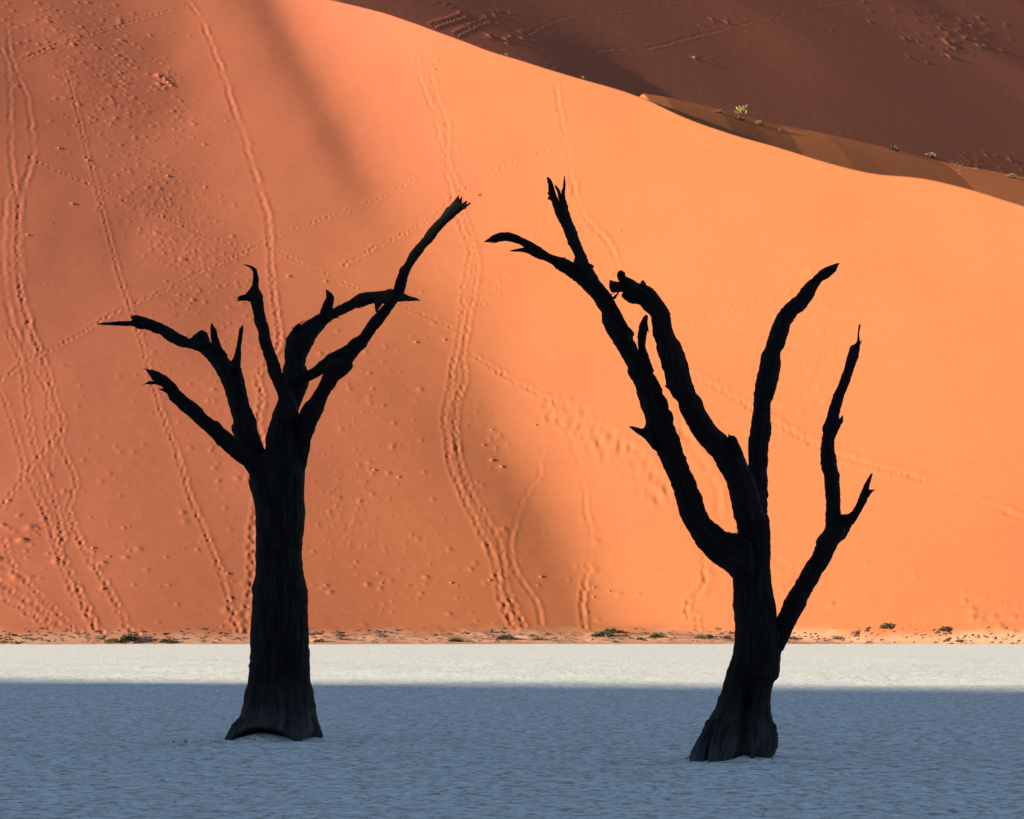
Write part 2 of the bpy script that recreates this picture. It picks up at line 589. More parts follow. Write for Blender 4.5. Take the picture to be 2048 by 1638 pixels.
# two runs of prints down the middle
track([(835, 110), (838, 150), (850, 180), (865, 220), (875, 260), (885, 300), (890, 330), (900, 370), (915, 400)], 'slide', 2.4, 0.9)
track([(855, 130), (868, 170), (880, 210), (895, 250), (893, 300), (900, 340), (920, 385)], 'slide', 2.2, 0.9)
track([(915, 400), (940, 470), (955, 530), (945, 600), (930, 680), (925, 720), (930, 760), (915, 800), (910, 850), (915, 900), (925, 940), (945, 990), (975, 1040), (1000, 1090), (1005, 1120), (1010, 1170), (1025, 1210), (1050, 1255)], 'foot', 1.0, 1.0)
track([(900, 385), (925, 460), (940, 500), (930, 560), (925, 620), (915, 690), (905, 730), (900, 780), (888, 830), (895, 880), (900, 930), (920, 980), (945, 1030), (965, 1070), (985, 1110), (995, 1150), (1000, 1190), (1015, 1230), (1032, 1258)], 'foot', 1.0, 1.0)
track([(905, 400), (925, 460), (948, 520), (938, 590), (925, 680)], 'slide', 0.6, 1.3)
track([(1112, 170), (1115, 200), (1120, 230), (1130, 280), (1140, 330), (1150, 390), (1175, 440), (1210, 480), (1230, 510), (1235, 540)], 'slide', 2.6, 0.9)
track([(1150, 390), (1175, 440), (1210, 480), (1230, 510), (1235, 540)], 'foot', 0.7, 0.8)
track([(1085, 890), (1075, 950), (1050, 990), (1030, 1050), (1020, 1110), (1040, 1160), (1070, 1200), (1085, 1250)], 'slide', 1.2, 0.8)
track([(1095, 810), (1130, 860), (1150, 900), (1165, 960), (1175, 1030), (1180, 1100), (1165, 1200), (1165, 1250)], 'slide', 1.2, 0.8)
track([(1180, 1130), (1165, 1200), (1168, 1255)], 'foot', 0.9, 0.9)
track([(945, 710), (1000, 745), (1060, 780), (1110, 805)], 'foot', 1.3, 0.9)
track([(1110, 805), (1150, 840), (1200, 875), (1250, 915), (1300, 955), (1360, 1005)], 'wide', 1.5, 1.0)
track([(1510, 1110), (1545, 1130), (1580, 1150)], 'wide', 0.6, 0.7)
track([(1060, 430), (1080, 450), (1040, 530), (1000, 570), (950, 620)], 'foot', 0.9, 0.8)
track([(1396, 1262), (1390, 1240), (1372, 1222), (1385, 1195), (1410, 1165), (1405, 1130)], 'foot', 1.4, 0.9)
track([(1385, 1200), (1412, 1165), (1408, 1130), (1435, 1010), (1420, 950), (1390, 900), (1360, 850)], 'slide', 2.0, 1.2)
track([(1380, 745), (1440, 780), (1500, 815), (1560, 850), (1640, 895), (1740, 930), (1850, 960), (1950, 1000), (2048, 1035)], 'slide', 1.8, 1.0)
track([(1380, 745), (1440, 780), (1500, 815), (1560, 850), (1640, 895), (1740, 930), (1850, 960)], 'foot', 1.2, 0.9)
track([(1340, 660), (1450, 625), (1550, 595), (1620, 565)], 'foot', 1.0, 0.9)
# tracks over the shaded slope behind
track([(865, 52), (885, 45), (915, 35), (928, 27), (910, 15), (860, 0)], 'foot', 1.5, 1.5)
track([(910, 70), (950, 50), (975, 40)], 'foot', 1.2, 1.4)
track([(1050, 70), (1100, 45), (1160, 30), (1250, 20), (1380, 0)], 'slide', 0.5, 1.1)
track([(1100, 135), (1160, 105), (1250, 97), (1300, 95), (1380, 75), (1500, 45), (1600, 20), (1700, 0)], 'slide', 0.6, 1.3)
track([(1400, 118), (1490, 90), (1600, 50), (1690, 28)], 'slide', 0.3, 1.3)


def lumps(cx, cy, sx, sy, n, rmin=0.10, rmax=0.34, angle=0.0):
    a = rng.normal(0, 1, n) * sx
    c = rng.normal(0, 1, n) * sy
    px = cx + a * math.cos(angle) - c * math.sin(angle)
    py = cy + a * math.sin(angle) + c * math.cos(angle)
    W = ground(px, py)
    for (x, y, z) in W:
        r = rmin + (rmax - rmin) * rng.random() ** 2.2
        stamp(x, y, r * rng.uniform(0.15, 0.5), r, 0.0, rng.uniform(0.8, 1.3))


for (cx, cy, sx, sy, n, r1) in ((70, 40, 45, 25, 90, .34), (150, 75, 70, 35, 150, .34), (230, 60, 50, 25, 60, .34), (195, 120, 70, 30, 120, .3),
                                (230, 180, 70, 35, 150, .3), (290, 130, 40, 35, 70, .34), (330, 160, 16, 12, 40, .42), (200, 230, 50, 30, 90, .26),
                                (270, 240, 60, 35, 120, .26), (370, 230, 22, 20, 40, .26), (330, 290, 60, 25, 70, .24), (260, 340, 40, 20, 60, .22),
                                (330, 350, 50, 25, 60, .24), (340, 400, 60, 26, 170, .2), (300, 420, 40, 18, 60, .2), (380, 440, 40, 25, 60, .2),
                                (320, 475, 26, 16, 70, .2), (370, 510, 34, 22, 130, .22), (420, 560, 45, 30, 120, .2), (380, 600, 40, 25, 50, .2),
                                (500, 640, 70, 50, 60, .2), (240, 490, 160, 150, 60, .26), (420, 760, 80, 50, 60, .22), (180, 930, 70, 90, 60, .26),
                                (480, 930, 40, 50, 40, .24), (700, 1000, 45, 60, 110, .2), (740, 840, 90, 90, 70, .26), (780, 1100, 150, 90, 80, .26),
                                (760, 690, 40, 30, 30, .26), (985, 880, 22, 45, 26, .36), (60, 1090, 40, 50, 50, .36), (330, 1150, 130, 80, 50, .3),
                                (900, 1180, 120, 50, 40, .26), (1200, 1180, 60, 50, 14, .3), (1000, 500, 160, 160, 40, .24), (1620, 680, 50, 60, 60, .26),
                                (1620, 540, 30, 16, 20, .26), (1600, 780, 40, 60, 30, .24), (2000, 1230, 40, 20, 40, .28), (1700, 1200, 200, 50, 30, .24)):
    lumps(cx, cy, sx, sy, n, 0.10, r1)
CLOD_LIST = (
        (337, 166, 12, 'topmost lump in the dark stony knot at the upper left of the face'),
        (343, 172, 10, 'lowest lump in the dark stony knot at the upper left of the face'),
        (329, 156, 9, 'left lump in the dark stony knot at the upper left of the face'),
        (336, 353, 10, 'single large sand lump in the open below the upper left stony field'),
        (145, 408, 10, 'sand lump beside the long left footprint trail, just below the diagonal trail'),
        (118, 297, 9, 'sand lump above the start of the diagonal trail on the left'),
        (175, 321, 9, 'sand lump touching the long left trail above the diagonal trail'),
        (55, 470, 8, 'sand lump right of the left edge trails, low in the open sand'),
        (577, 553, 10, 'round sand lump right of the slide track, above the hooked branch'),
        (651, 563, 8, 'sand lump between the hooked branch and the far right limb of the left tree'),
        (958, 391, 11, 'dark sand lump just right of the splintered tip of the left tree'),
        (832, 685, 9, 'sand lump below the right limb of the left tree, left of the twin trails'),
        (889, 680, 9, 'sand lump beside the twin trails where the diagonal trail meets them'),
        (744, 778, 7, 'small sand lump in the open right of the left tree fork'),
        (984, 921, 12, 'largest lump of the little group right of the twin trails'),
        (1003, 934, 11, 'lowest lump of the little group right of the twin trails'),
        (967, 890, 8, 'middle lump of the little group right of the twin trails'),
        (984, 860, 8, 'upper lump of the little group right of the twin trails'),
        (1071, 851, 9, 'lone lump right of the little group, near the wide trampled trail'),
        (748, 941, 9, 'sand lump in the open face midway between the left trunk and the twin trails'),
        (797, 954, 8, 'sand lump just lower right of the open-face lump'),
        (979, 1161, 9, 'sand lump touching the lower twin trails'),
        (1082, 1154, 10, 'sand lump on the dark fold right of the lower twin trails'),
        (902, 1166, 8, 'sand lump left of the lower twin trails'),
        (763, 1166, 7, 'small sand lump low on the face right of the left trunk'),
        (1188, 1176, 8, 'upper of three small lumps on the bright sand left of the right trunk'),
        (1219, 1183, 8, 'right one of three small lumps on the bright sand left of the right trunk'),
        (1188, 1195, 8, 'lowest of three small lumps on the bright sand left of the right trunk'),
        (1241, 462, 7, 'lone lump on the bright sand right of the raised forked limb'),
        (870, 140, 8, 'lowest lump of the trio high on the face near the crest'),
        (876, 120, 6, 'upper lump of the trio high on the face near the crest'),
        (862, 131, 6, 'left lump of the trio high on the face near the crest'),
        (1388, 116, 12, 'dark lump on the shaded slope behind the crest'),
        (185, 1097, 10, 'lump on the left lower face beside the right branch of the left trails'),
        (205, 1178, 12, 'flat lump with a long shadow on the lower left face'),
        (455, 1148, 10, 'sand lump close left of the left trunk, right of the long trail'))
for px, py, w, label in CLOD_LIST:
    P = ground(px, py)[0]
    r_ = 0.42 * w * P[1] / F
    stamp(P[0] + 0.3 * r_, P[1], 0.30 * r_, 1.5 * r_, 0.0, 1.2)
# knots of sand on the shaded slope
for (cx, cy, sx, sy, n, r1) in ((1880, 40, 40, 25, 40, .8), (1930, 80, 30, 18, 60, .9), (1960, 60, 30, 20, 40, .9), (1850, 85, 25, 15, 20, .7),
                                (1000, 30, 20, 10, 14, .6), (1005, 75, 25, 8, 16, .6), (1790, 30, 60, 25, 25, .6), (1970, 325, 45, 14, 40, .5),
                                (1400, 45, 30, 8, 8, .6)):
    lumps(cx, cy, sx, sy, n, 0.25, r1)

ZZ += 0.005 * fbm(XX / 0.9, YY / 0.9, 71, 2)
me = grid_mesh('dune', XX, YY, ZZ)
edge_y = 171.5 + 1.3 * fbm(XX / 9.0, 0.3, 41, 3) + 0.02 * XX
apf = (1 - sstep(0.30, 1.25, ZZ + 0.25 * fbm(XX / 3.0, YY / 3.0, 61, 3))) * sstep(150, 152, YY)
attr = me.attributes.new('apron', 'FLOAT', 'POINT')
attr.data.foreach_set('value', apf.astype(np.float32).ravel())
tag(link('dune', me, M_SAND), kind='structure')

# the dune behind the camera whose shadow lies over the near half of the pan
CAST_H = 63.0
cx_ = np.concatenate([np.arange(-900, -420, 20.0), np.arange(-420, -140, 4.0), np.arange(-140, 700, 20.0)])
ct = np.concatenate([np.linspace(-260, -8, 40), np.linspace(-7, 7, 21), np.linspace(8, 125, 40)])
CXX = np.repeat(cx_[None, :], len(ct), 0)
crest_y = -103.8 - 0.40 * (cx_ + 280.0) + 0.35 * fbm(cx_ / 14.0, 1.7, 81, 3)
CYY = crest_y[None, :] + ct[:, None]
hh = CAST_H * (1 - 0.9 * sstep(150, 650, cx_))
CZZ = hh[None, :] - np.where(ct[:, None] > 0, 0.64 * ct[:, None], -0.33 * ct[:, None]) + 0.4 * fbm(CXX / 30, CYY / 30, 83, 3) * sstep(3, 25, np.abs(ct))[:, None]
CZZ = np.maximum(CZZ, -2.0)
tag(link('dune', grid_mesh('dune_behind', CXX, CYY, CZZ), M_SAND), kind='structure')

# ------------------------------------------------------------------ clay pan
TREE_L = (547.0, 1483.0)
TREE_R = (1470.0, 1526.0)


def pan_point(px, py):
    dx, dz = ray(px, py)
    y = -CAM_H / dz
    return float(dx * y), float(y)


TLX, TLY = pan_point(*TREE_L)
TRX, TRY = pan_point(*TREE_R)
px_ = np.concatenate([-np.geomspace(1500, 19, 26)[:-1], np.arange(-18, 18.01, 0.075), np.geomspace(19, 1500, 26)[1:]])
py_ = np.concatenate([np.linspace(-900, -20, 16), np.arange(-10, 14, 2.0), np.arange(14, 34, 0.09), 34 + np.cumsum(np.geomspace(0.09, 1.6, 260)), ])
py_ = py_[py_ < 300]
py_ = np.concatenate([py_, np.linspace(py_[-1] + 2, 330, 12)])
PX, PY = np.meshgrid(px_, py_)
near = (1 - sstep(60, 150, PY)) * sstep(8, 14, PY) * (1 - sstep(17, 30, np.abs(PX)))
PZ = (0.010 + 0.012 * (1 - sstep(36, 50, PY)) * 0.4) * fbm(PX / 1.1, PY / 1.1, 91, 5, 0.6) * near + 0.05 * fbm(PX / 9.0, PY / 9.0, 95, 2) * near
cr_ = np.abs(fbm(PX / 0.8, PY / 0.8, 97, 2))
PZ -= 0.008 * np.exp(-(cr_ / 0.12) ** 2) * near


def mound(x, y, h, rx, ry):
    global PZ
    r2 = ((PX - x) / rx) ** 2 + ((PY - y) / ry) ** 2
    PZ = PZ + h * np.exp(-r2)


PXM = TLY / F
mound(TLX, TLY + 0.15, 0.06, 1.1, 0.9)
mound(TLX - 0.12, TLY - 0.20, 0.085, 0.36, 0.20)
mound(TLX + 0.50, TLY - 0.02, 0.08, 0.12, 0.15)
mound(TRX, TRY + 0.15, 0.04, 1.0, 0.8)
mound(TRX + 0.10, TRY + 0.05, 0.09, 0.38, 0.3)
tag(link('pan', grid_mesh('pan', PX, PY, PZ), M_CLAY), kind='structure')

# ------------------------------------------------------------------ trees
CROP = {'A': (180, 600, 300 / 2048), 'B': (380, 620, 200 / 2048), 'C': (420, 760, 240 / 1638), 'D': (450, 510, 200 / 1638),
        'E': (540, 560, 200 / 1638), 'G': (580, 640, 240 / 1638), 'H': (680, 380, 280 / 1638), 'I': (430, 1380, 240 / 2048),
        'T': (400, 900, 320 / 874), 'J': (960, 340, 280 / 1638), 'K': (1160, 520, 280 / 1638), 'L': (1230, 780, 320 / 1638),
        'M': (1480, 510, 280 / 1638), 'N': (1480, 780, 280 / 1638), 'O': (1360, 1000, 280 / 1638), 'P': (1350, 1260, 270 / 1580),
        'Q': (1350, 700, 698 / 1759)}


def R(spec):
    """'A x y x y ; x y x y ; B ...' -> rows of left x,y right x,y in photograph pixels"""
    out, cur = [], None
    for part in spec.split(';'):
        f = part.split()
        if not f:
            continue
        if f[0] in CROP:
            cur = CROP[f[0]]
            f = f[1:]
        ox, oy, s = cur
        v = [float(k) for k in f]
        if len(v) == 2:
            v = v + [v[0] + 0.8 / s, v[1]]
        out.append([ox + v[0] * s, oy + v[1] * s, ox + v[2] * s, oy + v[3] * s])
    return np.array(out)


SEED = [100]


def limb_mesh(name, rings, depth, origin, d0=0.0, d1=0.0, nseg=16, rough=1.0, shape=None, flat=0.92, butt=True):
    SEED[0] += 13
    sd = SEED[0]
    P = np.array(rings, float)
    if butt:
        c0_, c1_ = (P[0, :2] + P[0, 2:]) / 2, (P[1, :2] + P[1, 2:]) / 2
        dv = (c0_ - c1_) / (np.linalg.norm(c0_ - c1_) + 1e-9)
        h0 = np.linalg.norm(P[0, 2:] - P[0, :2]) / 2
        wv0 = (P[0, 2:] - P[0, :2]) / 2 * 0.25
        cc = c0_ + dv * h0 * 0.3
        P = np.vstack([np.r_[cc - wv0, cc + wv0], P])
    c = (P[:, :2] + P[:, 2:]) / 2
    d = np.r_[0, np.cumsum(np.hypot(*np.diff(c, axis=0).T))]
    d = d + np.arange(len(d)) * 1e-4
    hw = np.hypot(*(P[:, 2:] - P[:, :2]).T) / 2
    L = d[-1]
    step = 2.2
    s = np.linspace(0, L, max(int(L / step), 4) + 1)
    # cubic interpolation of each edge
    Q = np.empty((len(s), 4))
    for k, v in enumerate(s):
        i = int(np.clip(np.searchsorted(d, v) - 1, 0, len(d) - 2))
        f = (v - d[i]) / (d[i + 1] - d[i])
        h = d[i + 1] - d[i]
        p1, p2 = P[i], P[i + 1]
        m1 = (P[i + 1] - P[i - 1]) / (d[i + 1] - d[i - 1]) if i > 0 else (p2 - p1) / h
        m2 = (P[i + 2] - P[i]) / (d[i + 2] - d[i]) if i + 2 < len(P) else (p2 - p1) / h
        f2, f3 = f * f, f ** 3
        Q[k] = (2 * f3 - 3 * f2 + 1) * p1 + (f3 - 2 * f2 + f) * h * m1 + (-2 * f3 + 3 * f2) * p2 + (f3 - f2) * h * m2
    dep = depth + d0 + (d1 - d0) * sstep(0, 1, s / L)
    Lw = at_depth(Q[:, 0], Q[:, 1], dep)
    Rw = at_depth(Q[:, 2], Q[:, 3], dep)
    ctr, wv = (Lw + Rw) / 2, (Rw - Lw) / 2
    wl = np.linalg.norm(wv, axis=1)
    scale = depth / F
    th = np.linspace(0, 2 * math.pi, nseg, endpoint=False)
    ct_, st_ = np.cos(th), np.sin(th)
    ux, uy = ct_[None, :] * 1.7, st_[None, :] * 1.7
    sv = s[:, None] / 46.0
    # long bark grooves and a fine ragged edge
    groove = vnoise(ux * 1.9 + sv * 0.25 + sd, uy * 1.9 + sv * 0.2, sd) + 0.6 * vnoise(ux * 4 + sv * 0.5, uy * 4 + sd + sv * 0.3, sd + 3)
    lump = vnoise(ux * 0.8 + s[:, None] / 17.0, uy * 0.8 + sd + s[:, None] / 23.0, sd + 5)
    fine = vnoise(ux * 2.2 + s[:, None] / 3.1, uy * 2.2 + sd, sd + 7)
    hwpx = wl[:, None] / scale
    amp = np.minimum(hwpx * 0.10, 2.6)
    side = np.abs(ct_)[None, :]
    disp = rough * (amp * (0.75 - 0.45 * side) * groove + np.minimum(hwpx * 0.08, 1.9) * lump + np.minimum(hwpx * 0.07, 0.75) * fine)
    m = 1.0 + disp * scale / np.maximum(wl[:, None], 1e-6)
    V = ctr[:, None, :] + wv[:, None, :] * (ct_[None, :] * m)[:, :, None]
    V[:, :, 1] += wl[:, None] * flat * st_[None, :] * m
    if shape is not None:
        V = shape(V, s / L, th, wl)
    V = V - np.array(origin)
    n, k = V.shape[:2]
    verts = V.reshape(-1, 3).tolist()
    faces = []
    rr = random.Random(sd)
    flakes = []
    if nseg >= 12:
        i = 3
        while i < n - 6:
            i += rr.randint(5, 22)
            if i >= n - 5:
                break
            j = rr.choice([0, 0, k // 2, k // 2, rr.randrange(k), 1, k - 1, k // 2 + 1, k // 2 - 1])
            fwd = rr.random() < 0.7
            i2 = i + 2 if fwd else i - 2
            a0, a1 = Vector(V[i, j]), Vector(V[i2, j])
            out = a0 - Vector(V[i].mean(0))
            if out.length < 1e-5:
                continue
            out.normalize()
            ln = (a1 - a0).normalized() * rr.uniform(5, 15) * scale
            tip = a0 + ln + out * rr.uniform(0.2, 2.2) * scale
            tw = out.cross(ln).normalized() * rr.uniform(0.6, 1.6) * scale
            flakes.append((a0 - out * 1.5 * scale - ln * 0.5 + tw, a0 - out * 1.5 * scale - ln * 0.5 - tw, a0 + ln * 0.5 - out * 1.5 * scale, tip, a0 - ln * 0.35 + out * 0.4 * scale))
    for i in range(n - 1):
        for j in range(k):
            j2 = (j + 1) % k
            faces.append((i * k + j, i * k + j2, (i + 1) * k + j2, (i + 1) * k + j))
    c0 = V[0].mean(0)
    c1 = V[-1].mean(0)
    verts += [c0.tolist(), c1.tolist()]
    for j in range(k):
        faces.append((n * k, (j + 1) % k, j))
        faces.append((n * k + 1, (n - 1) * k + j, (n - 1) * k + (j + 1) % k))
    for fl_ in flakes:
        i0 = len(verts)
        verts += [tuple(p_) for p_ in fl_]
        faces += [(i0, i0 + 4, i0 + 3), (i0 + 4, i0 + 1, i0 + 3), (i0 + 1, i0 + 2, i0 + 3), (i0 + 2, i0, i0 + 3), (i0, i0 + 1, i0 + 4), (i0, i0 + 2, i0 + 1)]
    me = mesh_from(name, verts, faces)
    uvl = me.uv_layers.new(name='grain')
    uvs = np.zeros((len(me.loops), 2), np.float32)
    vi = np.empty(len(me.loops), np.int32)
    me.loops.foreach_get('vertex_index', vi)
    ring_i, seg_j = vi // k, vi % k
    body = vi < n * k
    ri = np.where(body, ring_i, 0)
    # triangle-wave angle coordinate: no seam
    ang = 1 - np.abs(seg_j / k * 2 - 1)
    uvs[:, 0] = ang + 0.13 * (sd % 7)
    uvs[:, 1] = s[np.minimum(ri, n - 1)] * scale
    uvl.data.foreach_set('uv', uvs.ravel())
    return me


class Tree:
    def __init__(self, name, label, base_px, x, y):
        self.o = bpy.data.objects.new(name, None)
        self.o.empty_display_size = 0.3
        COL.objects.link(self.o)
        self.base = (x, y, 0.0)
        self.o.location = self.base
        self.depth = y
        tag(self.o, label, 'dead tree')

    def limb(self, name, spec, d0=0.0, d1=0.0, parent=None, mat=None, nseg=16, rough=1.0, shape=None, dep=0.0, flat=0.92, butt=True):
        me = limb_mesh(name, R(spec), self.depth + dep, self.base, d0, d1, nseg, rough, shape, flat, butt)
        o = link(name, me, mat or M_WOOD, parent or self.o)
        return o


# ---- left tree
tl = Tree('dead_tree', 'black dead tree with a straight upright trunk and short broken limbs, left of the pair', TREE_L, TLX, TLY)


def hollow_left(V, t, th, wl):
    # arched hollow between the roots, on the side facing the camera
    front = np.clip(-np.sin(th), 0, 1)[None, :]
    hgt = V[:, :, 2]
    fx = (V[:, :, 0] - TLX)
    arch = 0.135 * (1 - ((fx + 0.12) / 0.36) ** 2)
    mk = sstep(-0.02, 0.05, arch - hgt + 0.06) * (np.abs(fx + 0.12) < 0.36) * front
    V[:, :, 1] += 0.42 * mk
    arch2 = 0.13 * (1 - ((fx - 0.50) / 0.09) ** 2)
    mk2 = sstep(-0.02, 0.05, arch2 - hgt) * (np.abs(fx - 0.50) < 0.09) * front
    V[:, :, 1] += 0.18 * mk2
    # flutes that run down into the roots
    fl = 0.05 * np.sin(th * 7 + 0.6)[None, :] * sstep(1.1, 0.0, hgt)
    V[:, :, 1] -= fl * front
    return V


tl.limb('trunk', 'I 110 960 1860 960 ; 150 890 1845 880 ; 185 780 1838 780 ; 265 650 1800 650 ; 330 560 1775 560 ; 425 440 1740 440 ; 465 300 1720 300 ; 495 150 1700 150 ; 515 0 1665 0 ;'
        'T 262 1267 604 1267 ; 272 1150 598 1150 ; 275 1000 596 1000 ; 281 900 591 900 ; 286 800 590 800 ; 280 765 586 765 ; 287 730 576 730 ; 300 700 570 700 ; 303 640 561 640 ; 305 550 557 550 ; 305 450 567 450 ; 302 360 575 360 ; 296 300 570 300 ; 285 250 568 250 ; 275 200 570 200 ; 270 140 573 130 ;'
        'C 560 1180 1300 1180 ; 650 1060 1275 1060 ; 745 955 1262 955 ; 762 800 1245 800 ; 790 690 1228 690 ; 822 590 1212 590 ; 866 440 1200 440 ; 910 320 1190 330 ; 960 200 1160 220 ; 1000 120 1120 130', 0, 0, nseg=56, rough=0.6, shape=hollow_left, flat=0.85, butt=False)
tl.limb('root', 'I 420 470 720 470 ; 320 560 640 580 ; 240 680 500 700 ; 190 780 420 780 ; 155 890 300 880 ; 130 960 260 950', -0.16, -0.22, nseg=20)
tl.limb('root', 'I 1240 470 1440 470 ; 1268 560 1470 560 ; 1278 700 1490 700 ; 1300 800 1500 820 ; 1340 860 1505 880 ; 1390 930 1510 930', -0.40, -0.50, nseg=20)
tl.limb('root', 'I 1500 470 1730 460 ; 1560 560 1768 550 ; 1620 680 1822 690 ; 1710 780 1842 790 ; 1770 870 1848 860 ; 1790 930 1850 930', -0.12, -0.18, nseg=16)
l1 = tl.limb('branch', 'C 960 1240 760 1480 ; 780 1150 620 1400 ; 610 1010 510 1235 ; 400 830 320 1065 ; 210 665 120 890 ; 105 570 35 800 ; A 1690 1638 1372 1612 ; 1560 1530 1270 1530 ; 1450 1410 1150 1420 ; 1350 1340 1085 1350 ; 1240 1240 1060 1285 ; 1170 1150 1010 1205 ; 1095 1078 940 1160 ; 1010 1020 885 1110 ; 930 975 840 1070 ; 860 957 795 1010 ; 800 948 768 968 ; 740 932 745 942 ; 708 925 710 929', -0.12, -1.0)
tl.limb('broken_splinter', 'A 960 1165 930 1095 ; 880 1152 860 1108 ; 800 1152 800 1106 ; 755 1150 762 1132 ; 690 1178 692 1172', -0.97, -1.0, l1, nseg=8)
tl.limb('broken_splinter', 'A 1080 1300 1040 1200 ; 1030 1265 1000 1205 ; 985 1240 965 1212 ; 915 1210 917 1205', -0.97, -0.98, l1, nseg=8)
l2 = tl.limb('branch', 'C 560 1250 900 1150 ; 400 960 770 1010 ; 320 760 710 840 ; 300 650 660 690 ; 310 570 625 565 ; 295 470 577 445 ; 247 290 530 280 ; 205 180 502 160 ; B 640 1440 1108 1470 ; 580 1310 1065 1300 ; 500 1190 1020 1190 ; 420 1080 900 1090 ; 350 1000 800 1000 ; 295 945 745 900 ; 220 870 660 780 ; 165 838 560 740 ; 80 812 470 690 ; A 1345 662 1440 540 ; 1290 652 1360 530 ; 1200 630 1300 515 ; 1110 590 1215 455 ; 1030 530 1130 400 ; 960 480 1030 345 ; 890 455 930 300 ; 800 415 840 268 ; 740 405 760 235 ; 680 395 690 220 ; 620 375 625 212 ; 585 360 590 245 ; 540 357 555 283 ; 470 357 470 288 ; 380 350 380 293 ; 290 345 290 298 ; 200 342 200 305 ; 150 338 145 313 ; 108 341 110 337', 0.1, 0.9)
tl.limb('knot', 'A 1430 660 1720 620 ; 1385 560 1650 560 ; 1400 495 1618 480 ; 1445 458 1595 442 ; 1490 425 1570 425 ; 1520 408 1545 412', 0.55, 0.6, l2, nseg=14, rough=1.6)
tl.limb('broken_splinter', 'A 1420 560 1420 500 ; 1395 545 1400 505 ; 1362 533 1363 526', 0.6, 0.6, l2, nseg=6)
tl.limb('broken_splinter', 'A 700 300 700 222 ; 620 280 625 212 ; 575 262 575 222 ; 548 236 550 230', 0.85, 0.9, l2, nseg=8)
tl.limb('broken_splinter', 'A 660 250 660 208 ; 610 230 615 207 ; 566 210 567 206', 0.86, 0.9, l2, nseg=6)
tl.limb('broken_splinter', 'A 1330 545 1330 505 ; 1280 510 1285 490 ; 1250 478 1254 473', 0.6, 0.65, l2, nseg=6)
tl.limb('broken_twig', 'B 600 860 780 930 ; 500 720 690 825 ; 442 640 612 655 ; 428 540 572 530 ; 418 430 545 400 ; 420 340 502 345 ; 424 285 455 285 ; 428 265 434 264', 0.4, 0.3, l2, nseg=12)
tl.limb('broken_twig', 'B 760 1250 1040 1260 ; 815 1080 1032 1150 ; 880 985 1040 1010 ; 910 930 1045 900 ; 945 760 1046 740 ; 970 640 1065 620 ; 998 480 1085 480 ; 1015 380 1092 400 ; 1050 340 1092 345 ; 1076 298 1082 296', 0.25, 0.1, l2, nseg=12)
l3 = tl.limb('branch', 'C 900 560 1220 520 ; 885 400 1180 380 ; 932 255 1120 220 ; B 1745 1600 2010 1560 ; 1690 1490 1965 1450 ; 1610 1320 1895 1290 ; 1565 1140 1850 1130 ; 1537 1010 1792 980 ; 1482 840 1722 800 ; 1410 660 1672 640 ; 1395 560 1650 540 ; 1398 465 1626 420 ; 1340 310 1590 280 ; 1287 80 1540 90 ; D 446 901 645 901 ; 438 820 637 810 ; 425 750 628 745 ; 432 650 622 670 ; 445 570 590 605 ; 445 500 553 530 ; 450 430 553 430 ; 455 340 545 350 ; 452 280 530 280 ; 430 230 500 215 ; 385 197 450 187 ; 345 177 390 166 ; 312 166 330 152 ; 300 161 303 157', -0.1, -0.75, mat=M_BARK)
tl.limb('broken_stub', 'D 540 740 560 575 ; 440 760 450 520 ; 370 750 385 582 ; 330 746 330 640 ; 270 746 270 660 ; 222 738 222 682 ; 195 716 197 710', -0.72, -0.8, l3, mat=M_BARK, nseg=12, rough=1.5)
l4 = tl.limb('branch', 'C 930 520 1200 560 ; 960 320 1200 430 ; 1000 150 1280 240 ; 1010 60 1330 100 ; E 195 1640 640 1650 ; 215 1500 600 1490 ; 228 1350 582 1360 ; 235 1230 600 1240 ; 250 1090 690 1090 ; 287 940 745 960 ; 375 820 800 890 ; 490 745 870 820 ; 620 657 930 740 ; 740 582 980 670 ; 850 535 1050 630 ; 960 495 1090 610 ; 1030 468 1130 592 ; 1110 420 1190 565 ; 1220 370 1270 525 ; 1300 330 1380 470 ; 1390 265 1470 445 ; 1480 222 1540 430 ; 1560 206 1610 405 ; H 351 1189 355 1333 ; 440 1182 435 1322 ; 520 1180 505 1332 ; 580 1166 560 1330 ; 640 1175 630 1320 ; 700 1190 690 1312 ; 755 1208 760 1305 ; 800 1235 835 1300 ; 890 1260 890 1296 ; 940 1290 938 1296', 0.15, 0.9)
tl.limb('broken_twig', 'E 830 680 1000 680 ; 820 550 1010 545 ; 836 480 1030 460 ; 880 370 1046 380 ; 915 285 1058 290 ; 918 220 1035 240 ; 912 182 988 192 ; 922 156 945 162', 0.5, 0.35, l4, nseg=14)
tl.limb('broken_splinter', 'E 380 860 500 790 ; 395 770 500 740 ; 440 725 500 712 ; 505 692 530 700 ; 572 660 574 666', 0.3, 0.3, l4, nseg=8)
tl.limb('broken_splinter', 'E 350 900 420 850 ; 362 830 400 800 ; 370 765 374 765', 0.3, 0.3, l4, nseg=6)
tl.limb('broken_splinter', 'E 1040 630 1060 590 ; 1090 628 1100 600 ; 1138 612 1138 606', 0.5, 0.5, l4, nseg=6)
tl.limb('broken_twig', 'H 380 1290 510 1300 ; 400 1330 490 1340 ; 408 1375 465 1375 ; 414 1425 432 1430', 0.75, 0.7, l4, nseg=8)
